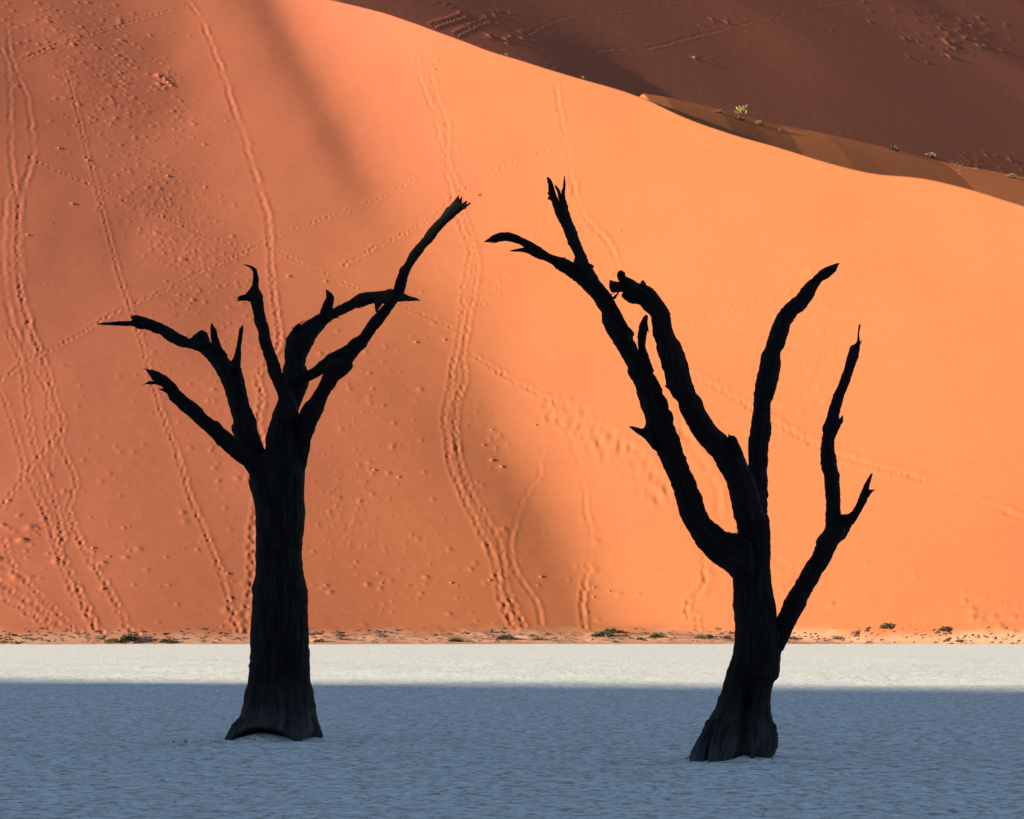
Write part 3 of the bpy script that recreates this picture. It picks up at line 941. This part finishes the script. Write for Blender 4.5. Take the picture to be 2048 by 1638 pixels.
l5 = tl.limb('branch', 'C 1150 1300 1290 1240 ; 1160 1120 1325 1090 ; 1180 920 1368 900 ; 1195 760 1405 740 ; 1204 560 1470 570 ; 1228 440 1530 455 ; G 200 1150 475 1170 ; 280 1060 515 1065 ; 350 950 570 965 ; 400 840 640 845 ; 440 770 705 785 ; 470 690 770 735 ; 500 590 825 685 ; 560 545 862 630 ; 620 530 858 580 ; 690 480 900 515 ; 750 380 955 440 ; 805 300 1030 375 ; 850 255 1065 300 ; 930 215 1110 235 ; 990 150 1170 150 ; 1040 70 1230 85 ; H 345 1521 521 1521 ; 430 1430 600 1410 ; 500 1350 670 1320 ; 570 1270 720 1250 ; 610 1180 755 1190 ; 640 1090 780 1110 ; 660 1030 795 1030 ; 690 960 830 940 ; 705 915 850 890 ; 740 880 890 830 ; 800 770 960 740 ; 860 680 1020 660 ; 940 595 1095 580 ; 1010 500 1160 490 ; 1090 400 1240 400 ; 1180 310 1320 330 ; 1230 240 1390 270 ; 1290 180 1440 225 ; 1345 130 1480 195', -0.05, -0.7)
tl.limb('broken_splinter', 'H 1310 160 1420 190 ; 1338 122 1415 150 ; 1368 85 1398 110 ; 1384 58 1388 60', -0.7, -0.7, l5, nseg=6)
tl.limb('broken_splinter', 'H 1370 180 1440 190 ; 1385 130 1430 150 ; 1408 98 1428 110 ; 1426 74 1431 80', -0.68, -0.65, l5, nseg=6)
tl.limb('broken_splinter', 'H 1390 220 1470 220 ; 1425 165 1480 180 ; 1455 135 1482 152 ; 1488 128 1493 134', -0.72, -0.75, l5, nseg=6)
tl.limb('broken_splinter', 'H 1430 230 1480 200 ; 1470 185 1505 180 ; 1505 150 1522 165 ; 1530 150 1534 155', -0.7, -0.7, l5, nseg=6)
l6 = tl.limb('branch', 'C 1050 20 1200 180 ; G 100 740 200 880 ; 230 690 290 815 ; 330 630 370 785 ; 440 545 470 715 ; 520 470 565 600 ; 600 430 615 555 ; 700 380 690 492 ; 790 330 770 480 ; 850 300 850 440', 0.15, -0.3)
tl.limb('broken_splinter', 'T 280 235 305 215 ; 268 190 290 190 ; 263 158 267 158', -0.05, -0.05, nseg=6)
tl.limb('broken_splinter', 'T 560 110 578 100 ; 574 70 586 66 ; 584 48 588 48', 0.0, 0.0, nseg=6)
tl.limb('broken_splinter', 'E 540 1560 620 1560 ; 570 1440 605 1460 ; 580 1400 590 1400', 0.1, 0.1, l4, nseg=6)

# ---- right tree
tr = Tree('dead_tree', 'black dead tree with a leaning flared trunk and long curving limbs, right of the pair', TREE_R, TRX, TRY)


def folds_right(V, t, th, wl):
    front = np.clip(-np.sin(th), 0, 1)[None, :]
    hgt = V[:, :, 2]
    fx = V[:, :, 0] - TRX
    # deep fold running down the middle of the flared foot, a second on the right heel
    x0 = 0.08 + 0.10 * np.clip(hgt - 0.2, 0, 2)
    g1 = np.exp(-((fx - x0) / 0.07) ** 2) * sstep(1.15, 0.7, hgt)
    x1 = 0.22 - 0.03 * hgt
    g2 = np.exp(-((fx - x1) / 0.06) ** 2) * sstep(0.5, 0.2, hgt) * 0.7
    V[:, :, 1] += front * (0.20 * g1 + 0.14 * g2)
    arch = sstep(0.10, 0.02, hgt) * np.exp(-((fx - 0.10) / 0.14) ** 2)
    V[:, :, 1] += 0.25 * arch * front
    fl = 0.035 * np.sin(th * 9)[None, :] * sstep(0.8, 0.0, hgt)
    V[:, :, 1] -= fl * front
    return V


tr.limb('trunk', 'P 130 1640 1120 1600 ; 155 1560 1130 1515 ; 190 1420 1180 1410 ; 240 1325 1206 1300 ; 290 1230 1198 1220 ; 350 1140 1178 1150 ; 400 1030 1140 1030 ; 460 930 1121 910 ; 500 820 1117 820 ; 545 700 1128 700 ; 590 560 1165 610 ; 605 490 1212 555 ; 620 440 1228 485 ; 655 350 1226 400 ; 677 255 1232 290 ; 690 150 1220 180 ;'
        'O 640 1600 1180 1590 ; 642 1500 1140 1480 ; 632 1350 1130 1350 ; 622 1180 1112 1190 ; 624 1050 1080 1050 ; 627 940 1066 950 ; 630 850 1060 850 ; 638 750 1052 750 ; 650 650 1060 650 ; 672 500 1062 500 ; 680 400 1060 350 ; 660 300 1047 250 ; 622 150 1023 150 ; 604 40 1022 40 ; L 1180 1090 1554 1080 ; 1200 1000 1562 980 ; 1260 900 1560 890 ; 1330 800 1540 800', 0, 0, nseg=56, rough=0.6, shape=folds_right, flat=0.85, butt=False)
tr.limb('root', 'P 380 1050 560 1050 ; 300 1200 480 1200 ; 232 1350 410 1350 ; 175 1500 370 1500 ; 162 1570 352 1560 ; 155 1640 340 1640', -0.12, -0.30, nseg=20)
tr.limb('root', 'P 470 1100 650 1100 ; 430 1250 610 1250 ; 400 1400 575 1400 ; 372 1550 545 1550 ; 365 1640 540 1640', -0.25, -0.36, nseg=20)
tr.limb('root', 'P 1010 1080 1165 1090 ; 990 1180 1192 1180 ; 955 1300 1203 1300 ; 930 1400 1186 1400 ; 935 1500 1128 1510 ; 940 1600 1110 1600', -0.10, -0.22, nseg=20)
tr.limb('root', 'P 840 1180 930 1190 ; 848 1300 935 1300 ; 862 1420 944 1420 ; 880 1495 935 1500 ; 885 1580 930 1580', -0.26, -0.32, nseg=12)
tr.limb('root', 'P 95 1600 165 1600 ; 102 1555 160 1555 ; 112 1512 155 1505 ; 130 1490 150 1490', -0.02, -0.02, nseg=8)
r1 = tr.limb('branch', 'O 820 960 810 470 ; 730 970 745 420 ; 640 945 690 380 ; 560 860 615 376 ; 470 790 535 362 ; 370 725 460 315 ; 280 630 400 265 ; 200 540 360 225 ; 130 430 325 165 ; 85 340 290 100 ; 30 240 265 30 ; L 632 1190 885 1100 ; 615 1080 870 1040 ; 590 1000 820 930 ; 540 900 770 830 ; 500 800 745 740 ; 460 700 690 620 ; 425 640 670 550 ; 385 590 650 480 ; 345 520 622 400 ; 320 420 600 330 ; 310 310 580 230 ; 298 235 560 190 ; 250 120 520 90 ; K 649 1521 960 1521 ; 620 1420 910 1420 ; 562 1330 865 1330 ; 550 1250 835 1240 ; 490 1140 770 1170 ; 430 1040 695 1120 ; 370 940 662 1030 ; 300 810 635 930 ; 272 740 622 850 ; 245 610 560 770 ; 200 550 500 650 ; 150 460 440 530 ; 70 375 395 450 ; 0 290 300 330 ; J 1090 1275 1385 1280 ; 1030 1235 1340 1190 ; 990 1200 1290 1110 ; 1060 1120 1255 1040', -0.1, -0.9, nseg=18)
tr.limb('broken_twig', 'L 400 620 330 330 ; 330 530 305 370 ; 285 485 285 390 ; 225 443 235 388 ; 165 398 180 372 ; 140 376 142 372', -0.5, -0.55, r1, nseg=12)
tr.limb('broken_splinter', 'L 230 430 240 385 ; 195 405 205 380 ; 178 370 182 370', -0.55, -0.55, r1, nseg=6)
tr.limb('broken_twig', 'K 660 1300 860 1310 ; 680 1190 815 1170 ; 684 1100 792 1090 ; 680 1020 770 1030 ; 675 900 775 920 ; 685 780 790 800 ; 700 740 790 750 ; 740 665 798 660 ; 765 640 790 646', -0.7, -0.6, r1, nseg=12)
tr.limb('broken_splinter', 'K 590 900 640 880 ; 600 850 625 850 ; 603 808 607 810', -0.75, -0.75, r1, nseg=6)
tr.limb('broken_splinter', 'K 610 1060 690 1130 ; 630 990 668 1010 ; 640 965 650 968', -0.75, -0.75, r1, nseg=6)
r1a = tr.limb('branch', 'J 1130 1310 1330 1120 ; 1075 1265 1230 1090 ; 1010 1225 1130 1085 ; 930 1180 1060 1060 ; 840 1110 960 1028 ; 760 1060 870 1000 ; 690 1040 790 960 ; 600 995 710 908 ; 545 960 650 870 ; 515 905 590 836 ; 450 866 510 798 ; 390 846 445 760 ; 320 833 360 732 ; 250 834 280 725 ; 190 842 200 740 ; 130 846 140 768 ; 90 845 95 803 ; 45 842 46 838', -0.9, -1.5)
tr.limb('broken_twig', 'J 640 1010 600 890 ; 540 968 525 905 ; 470 957 490 910 ; 400 956 400 928 ; 346 950 347 944', -1.2, -1.2, r1a, nseg=10)
tr.limb('broken_splinter', 'J 1000 1060 1000 1020 ; 970 1035 975 1025 ; 948 1022 950 1018', -1.0, -1.0, r1a, nseg=6)
tr.limb('broken_splinter', 'J 220 845 230 815 ; 170 855 180 838 ; 120 861 122 857', -1.4, -1.45, r1a, nseg=6)
r1b = tr.limb('branch', 'J 1130 1290 1400 1300 ; 1100 1180 1335 1190 ; 1098 1060 1265 1070 ; 1105 1010 1246 1020 ; 1080 950 1220 950 ; 1040 870 1185 870 ; 1010 790 1155 800 ; 975 700 1130 710 ; 940 630 1090 630 ; 905 560 1060 560 ; 880 510 1050 510 ; 862 440 1030 440 ; 845 400 1015 390', -0.9, -0.4)
tr.limb('broken_splinter', 'J 870 470 960 470 ; 845 390 938 410 ; 815 340 912 330 ; 800 280 882 260 ; 796 190 862 190 ; 786 130 850 145 ; 780 90 822 98 ; 776 80 790 84', -0.42, -0.35, r1b, nseg=8)
tr.limb('broken_splinter', 'J 940 470 1035 470 ; 930 370 1008 360 ; 945 290 996 300 ; 955 240 998 240 ; 968 205 1001 190 ; 975 140 1000 140 ; 984 62 991 64', -0.42, -0.4, r1b, nseg=8)
tr.limb('broken_splinter', 'J 935 400 985 400 ; 915 320 955 320 ; 902 260 946 260 ; 880 205 922 215 ; 872 176 888 176', -0.42, -0.42, r1b, nseg=8)
tr.limb('broken_splinter', 'J 850 300 850 255 ; 815 295 815 262 ; 790 285 790 260', -0.4, -0.4, r1b, nseg=6)
tr.limb('broken_splinter', 'J 860 360 850 310 ; 820 352 815 312 ; 794 345 794 310', -0.4, -0.4, r1b, nseg=6)
r2 = tr.limb('branch', 'L 1230 1330 1540 1330 ; 1200 1220 1510 1220 ; 1182 1100 1480 1090 ; 1160 1010 1450 1000 ; 1130 930 1420 900 ; 1052 800 1370 790 ; 990 690 1330 680 ; 930 620 1270 580 ; 850 520 1165 495 ; 762 400 1050 390 ; 702 290 980 300 ; 657 190 930 200 ; 626 110 892 110 ; K 1080 1600 1400 1600 ; 1042 1525 1350 1540 ; 1005 1440 1310 1440 ; 982 1330 1285 1340 ; 950 1250 1270 1240 ; 926 1150 1250 1170 ; 900 1060 1215 1080 ; 880 980 1165 970 ; 862 920 1112 890 ; 850 830 1082 815 ; 838 730 1066 710 ; 833 665 1056 620 ; 805 632 1032 570 ; 762 600 1000 530 ; 722 548 960 470 ; 692 512 910 400 ; 640 500 860 345 ; 590 460 770 290 ; 560 410 690 270 ; 520 390 620 235 ; 485 372 560 208', -0.2, -1.1, mat=M_BARK)
tr.limb('knot', 'K 520 320 600 230 ; 460 260 545 195 ; 432 205 528 165 ; 430 165 518 145 ; 445 132 500 128 ; 465 120 485 120', -1.15, -1.25, r2, M_BARK, 12, 1.4)
tr.limb('knot', 'K 520 370 540 270 ; 460 372 480 268 ; 400 372 420 250 ; 360 362 375 245 ; 345 330 350 235 ; 340 300 346 240', -1.15, -1.2, r2, M_BARK, 12, 1.8)
tr.limb('knot', 'K 740 520 680 380 ; 650 512 610 390 ; 570 495 545 385 ; 515 455 505 385 ; 488 430 486 400', -1.0, -1.0, r2, M_BARK, 12, 1.6)
tr.limb('knot', 'K 690 330 810 350 ; 700 275 780 290 ; 715 245 760 255 ; 728 237 742 236', -1.0, -1.0, r2, M_BARK, 8, 1.4)
tr.limb('broken_splinter', 'K 400 300 400 250 ; 365 275 372 240 ; 345 238 350 226', -1.2, -1.2, r2, M_BARK, 6)
tr.limb('broken_splinter', 'K 400 372 400 330 ; 362 360 366 335 ; 338 322 344 316', -1.2, -1.2, r2, M_BARK, 6)
tr.limb('broken_twig', 'K 375 440 410 460 ; 405 412 432 425 ; 430 390 450 395 ; 445 368 462 370', -1.1, -1.15, r2, M_BARK, 6)
tr.limb('broken_splinter', 'K 355 408 362 414 ; 385 390 390 396 ; 415 374 418 380', -1.1, -1.15, r2, M_BARK, 6)
tr.limb('broken_splinter', 'K 1090 1560 1060 1430 ; 1040 1520 1030 1455 ; 1010 1495 1012 1462 ; 988 1477 990 1471', -0.7, -0.7, r2, nseg=8)
tr.limb('broken_stub', 'L 1190 640 1310 660 ; 1172 540 1275 560 ; 1165 490 1250 500 ; 1163 465 1225 470', -0.55, -0.55, r2, nseg=10)
tr.limb('broken_splinter', 'L 1160 500 1210 500 ; 1160 465 1185 468 ; 1158 448 1162 448', -0.55, -0.55, r2, nseg=6)
r3 = tr.limb('branch', 'L 1330 1120 1560 1120 ; 1350 950 1562 950 ; N 98 880 327 870 ; 100 680 344 660 ; 106 540 358 540 ; 125 430 370 440 ; 148 250 358 270 ; 160 150 358 170 ; 168 50 385 85 ; M 170 1560 412 1600 ; 182 1460 445 1480 ; 215 1360 462 1380 ; 240 1250 483 1250 ; 260 1150 480 1160 ; 300 1050 515 1060 ; 335 960 550 960 ; 370 840 580 850 ; 398 790 600 810 ; 432 710 640 740 ; 470 645 690 680 ; 530 575 760 640 ; 600 520 800 580 ; 680 455 850 500 ; 720 385 885 430 ; 790 312 920 370 ; 840 280 965 305 ; 920 200 1040 265 ; 980 152 1110 205 ; 1050 125 1132 165 ; 1120 99 1150 122 ; 1167 92 1167 97', 0.05, 0.9)
tr.limb('broken_splinter', 'M 480 680 540 620 ; 475 645 510 615 ; 470 632 474 630', 0.5, 0.5, r3, nseg=6)
tr.limb('broken_splinter', 'M 840 320 880 280 ; 825 300 840 285 ; 808 292 810 288', 0.8, 0.8, r3, nseg=6)
r4 = tr.limb('branch', 'P 960 430 1215 330 ; 1000 350 1240 262 ; 1050 200 1290 185 ; O 1060 1640 1270 1630 ; 1100 1480 1342 1480 ; 1160 1320 1425 1310 ; 1220 1180 1500 1180 ; 1280 1070 1558 1060 ; 1355 950 1628 930 ; Q 620 1140 738 1132 ; 660 1078 778 1070 ; 700 1012 812 1008 ; 714 955 842 950 ; 757 902 862 905 ; N 1003 1520 1200 1540 ; 1002 1430 1182 1430 ; 998 1250 1175 1250 ; 990 1130 1170 1100 ; 975 1000 1160 1000 ; 955 900 1134 900 ; 942 800 1128 810 ; 945 680 1108 690 ; 965 560 1112 580 ; 962 440 1140 470 ; 990 390 1165 410 ; 1007 340 1164 330 ; 1040 220 1180 230 ; 1085 80 1220 80 ; M 1105 1620 1237 1610 ; 1170 1460 1290 1460 ; 1220 1325 1325 1360 ; 1250 1210 1375 1220 ; 1275 1130 1398 1120 ; 1300 1065 1402 1075 ; 1345 1040 1408 1040 ; 1368 1005 1402 1000 ; 1376 920 1396 920 ; 1388 825 1410 832 ; 1402 808 1412 808', 0.0, 1.0, nseg=14)
tr.limb('broken_splinter', 'M 1370 1110 1402 1105 ; 1385 1050 1408 1050 ; 1402 1020 1420 1022 ; 1420 998 1427 998', 0.98, 0.98, r4, nseg=6)
tr.limb('broken_twig', 'N 1080 480 1130 500 ; 1115 420 1160 455 ; 1155 350 1195 375 ; 1182 315 1207 330 ; 1202 292 1208 294', 0.7, 0.7, r4, nseg=10)
tr.limb('broken_splinter', 'N 1150 400 1190 400 ; 1175 365 1206 370 ; 1200 346 1210 350', 0.7, 0.7, r4, nseg=6)
r4a = tr.limb('branch', 'N 1040 1640 1200 1760 ; 1090 1540 1260 1660 ; 1180 1455 1310 1580 ; 1260 1450 1350 1530 ; 1330 1390 1405 1445 ; 1380 1290 1458 1350 ; 1410 1200 1505 1250 ; 1440 1140 1520 1195', 0.45, 0.3, r4, nseg=12)
tr.limb('broken_splinter', 'N 1425 1200 1510 1190 ; 1440 1140 1512 1160 ; 1470 1075 1520 1110 ; 1505 1015 1535 1055 ; 1533 975 1554 977', 0.3, 0.3, r4, nseg=8)
tr.limb('broken_splinter', 'N 1470 1200 1500 1260 ; 1510 1165 1535 1210 ; 1548 1168 1562 1185 ; 1574 1160 1580 1166', 0.3, 0.3, r4, nseg=8)


# ------------------------------------------------------------------ shrubs along the foot and on the crest
def leaf_cloud(name, n, seed, spiky=False):
    r = random.Random(seed)
    V, Fc = [], []
    for k in range(n):
        if spiky:
            a = r.uniform(0, 6.283)
            rr = r.random() ** 0.7
            bx, by, bz = 0.35 * rr * math.cos(a), 0.35 * rr * math.sin(a), r.uniform(0.1, 0.6)
            d = Vector((0.5 * math.cos(a) * rr, 0.5 * math.sin(a) * rr, r.uniform(0.5, 1.0))).normalized()
            ln, wd = r.uniform(0.15, 0.34), 0.035
        else:
            a = r.uniform(0, 6.283)
            e = math.asin(r.random())
            rr = r.uniform(0.55, 1.0) * (1 + 0.25 * math.sin(3 * a + seed))
            bx, by, bz = rr * math.cos(a) * math.cos(e) * 0.5, rr * math.sin(a) * math.cos(e) * 0.5, rr * math.sin(e) * 0.5
            d = Vector((bx + r.uniform(-.3, .3), by + r.uniform(-.3, .3), bz + r.uniform(-.1, .4))).normalized()
            ln, wd = r.uniform(0.08, 0.2), r.uniform(0.03, 0.07)
        side = d.cross(Vector((r.uniform(-1, 1), r.uniform(-1, 1), r.uniform(-1, 1)))).normalized() * wd
        b0 = Vector((bx, by, bz))
        i = len(V)
        V += [b0 - side * 0.4, b0 + d * ln * 0.5 - side, b0 + d * ln, b0 + d * ln * 0.5 + side]
        Fc.append((i, i + 1, i + 2, i + 3))
    return mesh_from(name, V, Fc, False)


def stem_cloud(name, n, seed, h=0.5, spread=0.5):
    r = random.Random(seed)
    V, Fc = [], []
    for k in range(n):
        a = r.uniform(0, 6.283)
        top = Vector((spread * r.uniform(0.2, 0.9) * math.cos(a), spread * r.uniform(0.2, 0.9) * math.sin(a), h * r.uniform(0.5, 1.0)))
        b0 = Vector((0.08 * math.cos(a), 0.08 * math.sin(a), -0.08))
        w = 0.018
        i = len(V)
        for p, ww in ((b0, w), ((b0 + top) / 2 + Vector((0, 0, 0.05)), w * 0.8), (top, w * 0.4)):
            for q in range(3):
                V.append(p + Vector((ww * math.cos(q * 2.094), ww * math.sin(q * 2.094), 0)))
        for lv in range(2):
            for q in range(3):
                q2 = (q + 1) % 3
                Fc.append((i + lv * 3 + q, i + lv * 3 + q2, i + lv * 3 + 3 + q2, i + lv * 3 + 3 + q))
    return mesh_from(name, V, Fc)


FOL = [leaf_cloud('foliage', 520, s) for s in (1, 2, 3)]
STM = [stem_cloud('stem', 14, s) for s in (4, 5, 6)]
SPK = leaf_cloud('spiky_foliage', 60, 9, True)
SPS = stem_cloud('spiky_stem', 9, 10, 0.9, 0.45)
MATS = {'green': M_SHRUB, 'dry': M_DRY, 'fresh': M_FRESH}
FOLM = {}
for k, me_ in enumerate(FOL):
    for nm, mt in MATS.items():
        c = me_.copy()
        c.materials.append(mt)
        FOLM[(k, nm)] = c
for nm, mt in MATS.items():
    c = SPK.copy()
    c.materials.append(mt)
    FOLM[('s', nm)] = c
for s_ in STM + [SPS]:
    s_.materials.append(M_STEM)

shrub_i = [0]


def shrub(px, py, w_px, h_px, label, tone='dry', spiky=False, group=None, name='desert_shrub', cat='shrub'):
    P = ground(px, py)[0]
    s = P[1] / F
    o = bpy.data.objects.new(name, None)
    o.empty_display_size = 0.3
    COL.objects.link(o)
    o.location = (P[0], P[1], P[2] - 0.02)
    w, h = w_px * s, h_px * s
    k = shrub_i[0] % 3
    shrub_i[0] += 1
    r = random.Random(px * 7 + py)
    o.rotation_euler = (0, 0, r.uniform(0, 6.28))
    f = bpy.data.objects.new('foliage', FOLM[('s' if spiky else k, tone)])
    COL.objects.link(f)
    f.parent = o
    g = bpy.data.objects.new('stem', SPS if spiky else STM[k])
    COL.objects.link(g)
    g.parent = o
    if spiky:
        f.scale = g.scale = (w, w, h)
    else:
        f.scale = g.scale = (w, w * 0.8, h * 1.9)
    tag(o, label, cat, group)
    return o


G1 = 'low shrubs along the foot of the dune'
shrub(256, 1282, 40, 13, 'grey-green cushion shrub with a long shadow, the largest left of the left tree', 'green', group=G1)
shrub(222, 1283, 28, 6, 'low dark shrub just left of the grey-green cushion shrub', 'dry', group=G1)
shrub(335, 1285, 30, 7, 'flat dark shrub between the cushion shrub and the left tree trunk', 'green', group=G1)
shrub(640, 1284, 26, 6, 'flat dry shrub close right of the left tree trunk', 'dry', group=G1)
shrub(910, 1283, 30, 8, 'olive shrub midway along the dune foot, first one right of bare sand', 'green', group=G1)
shrub(1014, 1279, 36, 9, 'wide olive shrub at the dune foot below the twin footprint trails', 'green', group=G1)
shrub(1077, 1280, 20, 6, 'small dark shrub just right of the wide olive shrub below the twin trails', 'dry', group=G1)
shrub(1204, 1273, 46, 10, 'broad pale green shrub in front of its twin, between the two trees', 'green', group=G1)
shrub(1222, 1266, 42, 9, 'pale green shrub behind the broad one, higher on the sandy bank', 'green', group=G1)
shrub(1279, 1279, 18, 5, 'tiny dark shrub right of the pair of pale green shrubs', 'dry', group=G1)
shrub(1313, 1275, 30, 8, 'dark round shrub with a shadow to its right, between pale green pair and right tree', 'green', group=G1)
shrub(1401, 1277, 26, 7, 'left one of two touching dark shrubs left of the right tree', 'dry', group=G1)
shrub(1417, 1275, 22, 6, 'right one of two touching dark shrubs left of the right tree', 'green', group=G1)
shrub(1454, 1277, 16, 5, 'small dark shrub against the left edge of the right tree trunk', 'dry', group=G1)
shrub(1586, 1278, 22, 5, 'small dark shrub close right of the right tree trunk', 'dry', group=G1)
shrub(1676, 1278, 18, 5, 'small dark shrub at the pan edge below the two shrubs on the dune', 'dry', group=G1)
shrub(1773, 1256, 30, 10, 'tan tussock on the dune face, the nearer one right of the right tree', 'dry', group=G1)
shrub(1890, 1261, 30, 8, 'tan tussock growing on the dune face near the right edge', 'dry', group=G1)
shrub(1919, 1283, 16, 4, 'small dark shrub on the pan edge near the right border', 'dry', group=G1)

G2 = 'small plants on the dune crest'
shrub(1482, 231, 30, 26, 'yellow-green spiky plant standing up on the sharp spur crest', 'fresh', True, G2, 'crest_plant', 'plant')
shrub(1166, 158, 10, 9, 'small yellow-green plant on the sunlit crest above the bare sand', 'fresh', True, G2, 'crest_plant', 'plant')
shrub(1012, 112, 8, 7, 'tiniest yellow-green plant on the sunlit crest, highest up', 'fresh', True, G2, 'crest_plant', 'plant')
shrub(1437, 226, 18, 6, 'pale dry tuft on the spur just left of the spiky plant', 'dry', False, G2, 'grass_tuft', 'tuft')
shrub(1478, 240, 20, 6, 'pale dry tuft on the spur just below the spiky plant', 'dry', False, G2, 'grass_tuft', 'tuft')
shrub(1519, 249, 20, 7, 'pale dry tuft on the spur right of the spiky plant, casting a long shadow', 'dry', False, G2, 'grass_tuft', 'tuft')
shrub(1560, 263, 10, 8, 'single upright dry tuft low on the spur face', 'dry', True, G2, 'grass_tuft', 'tuft')
shrub(1790, 302, 22, 9, 'biggest dry tuft at the lower end of the spur crest with a dark shadow streak', 'green', False, G2, 'grass_tuft', 'tuft')
shrub(1860, 314, 26, 7, 'flat dry tuft right of the biggest tuft on the spur', 'dry', False, G2, 'grass_tuft', 'tuft')
shrub(2022, 356, 22, 8, 'dry tuft on the shaded slope at the right border', 'dry', False, G2, 'grass_tuft', 'tuft')
shrub(1914, 330, 10, 4, 'tiny dry tuft between the flat tuft and the right border', 'dry', False, G2, 'grass_tuft', 'tuft')


# ------------------------------------------------------------------ lumps of crusted sand lying on the face
def clod_mesh(seed):
    r = np.random.default_rng(seed)
    rows, cols = 6, 10
    V, Fc = [], []
    for i in range(rows):
        e = math.pi / 2 * i / (rows - 1)
        for j in range(cols):
            a = 2 * math.pi * j / cols
            k = 1 + 0.28 * float(vnoise(math.cos(a) * 1.4 + seed, math.sin(a) * 1.4 + i * 0.8, seed))
            V.append((math.cos(a) * math.cos(e) * 0.5 * k, math.sin(a) * math.cos(e) * 0.5 * k, math.sin(e) * 0.5 * k - 0.06))
    for i in range(rows - 1):
        for j in range(cols):
            j2 = (j + 1) % cols
            Fc.append((i * cols + j, i * cols + j2, (i + 1) * cols + j2, (i + 1) * cols + j))
    m = mesh_from('sand_clod', V, Fc)
    m.materials.append(M_CLOD)
    return m


CLODS = [clod_mesh(s) for s in (11, 12, 13, 14)]
G3 = 'lumps of crusted sand on the dune face'
for k, (px, py, w, label) in enumerate(CLOD_LIST):
    P = ground(px, py)[0]
    s = P[1] / F
    o = bpy.data.objects.new('sand_clod', CLODS[k % 4])
    COL.objects.link(o)
    o.location = (P[0], P[1], P[2] - 0.02 * w * s)
    o.scale = (0.85 * w * s, 0.85 * w * s, 0.7 * w * s)
    o.rotation_euler = (0, 0, k * 1.3)
    tag(o, label, 'sand lump', G3)

# bits of dry plant litter strewn over the sandy apron
V, Fc = [], []
r = random.Random(5)
pxs = [r.uniform(-60, 2110) for _ in range(900)]
W = ground(np.array(pxs), np.array([r.uniform(1265, 1287) if r.random() < 0.85 else r.uniform(1255, 1268) for _ in pxs]))
for (x, y, z) in W:
    w = r.uniform(0.04, 0.22) * (1 if r.random() < 0.85 else 2.0)
    h = w * r.uniform(0.25, 0.7)
    a = r.uniform(0, 6.28)
    i = len(V)
    for q in range(5):
        b_ = a + q * 1.2566
        V.append((x + w * math.cos(b_) * r.uniform(0.6, 1.2), y + 0.6 * w * math.sin(b_) * r.uniform(0.6, 1.2), z - 0.02))
    V.append((x, y, z + h))
    for q in range(5):
        Fc.append((i + q, i + (q + 1) % 5, i + 5))
lit = link('plant_litter', mesh_from('plant_litter', V, Fc, False), M_DEBRIS)
tag(lit, 'dark scraps of dry plant litter and crusts strewn along the sandy bank at the dune foot', 'litter', kind='stuff')

# scraps of bark and small clay crumbs round the feet of both trees
V, Fc = [], []
r = random.Random(17)
for (tx, ty, n) in ((TLX, TLY, 110), (TRX, TRY, 130)):
    for k in range(n):
        a = r.uniform(0, 6.28)
        d = 0.42 + abs(r.gauss(0, 0.22))
        x, y = tx + 1.35 * d * math.cos(a), ty + 0.9 * d * math.sin(a)
        L_ = r.uniform(0.008, 0.04) * (1 if r.random() < 0.92 else 2.0)
        w_ = r.uniform(0.006, 0.02)
        h_ = r.uniform(0.003, 0.012)
        b_ = r.uniform(0, 6.28)
        ux, uy = math.cos(b_), math.sin(b_)
        z = 0.028 * max(0.0, 1 - d)
        i = len(V)
        for su, sv_ in ((-1, -1), (1, -0.7), (0.9, 1), (-0.8, 0.8)):
            V.append((x + su * L_ * ux - sv_ * w_ * uy, y + su * L_ * uy + sv_ * w_ * ux, z - 0.012))
        for su, sv_ in ((-0.7, -0.6), (0.8, -0.5), (0.6, 0.6), (-0.6, 0.5)):
            V.append((x + su * L_ * ux - sv_ * w_ * uy, y + su * L_ * uy + sv_ * w_ * ux, z + h_ * r.uniform(0.6, 1.3)))
        Fc += [(i + 4, i + 5, i + 6, i + 7)] + [(i + q, i + (q + 1) % 4, i + 4 + (q + 1) % 4, i + 4 + q) for q in range(4)]
tag(link('bark_litter', mesh_from('bark_litter', V, Fc, False), M_STEM),
    'small dark scraps of bark scattered on the clay around the feet of both trees', 'litter', kind='stuff')
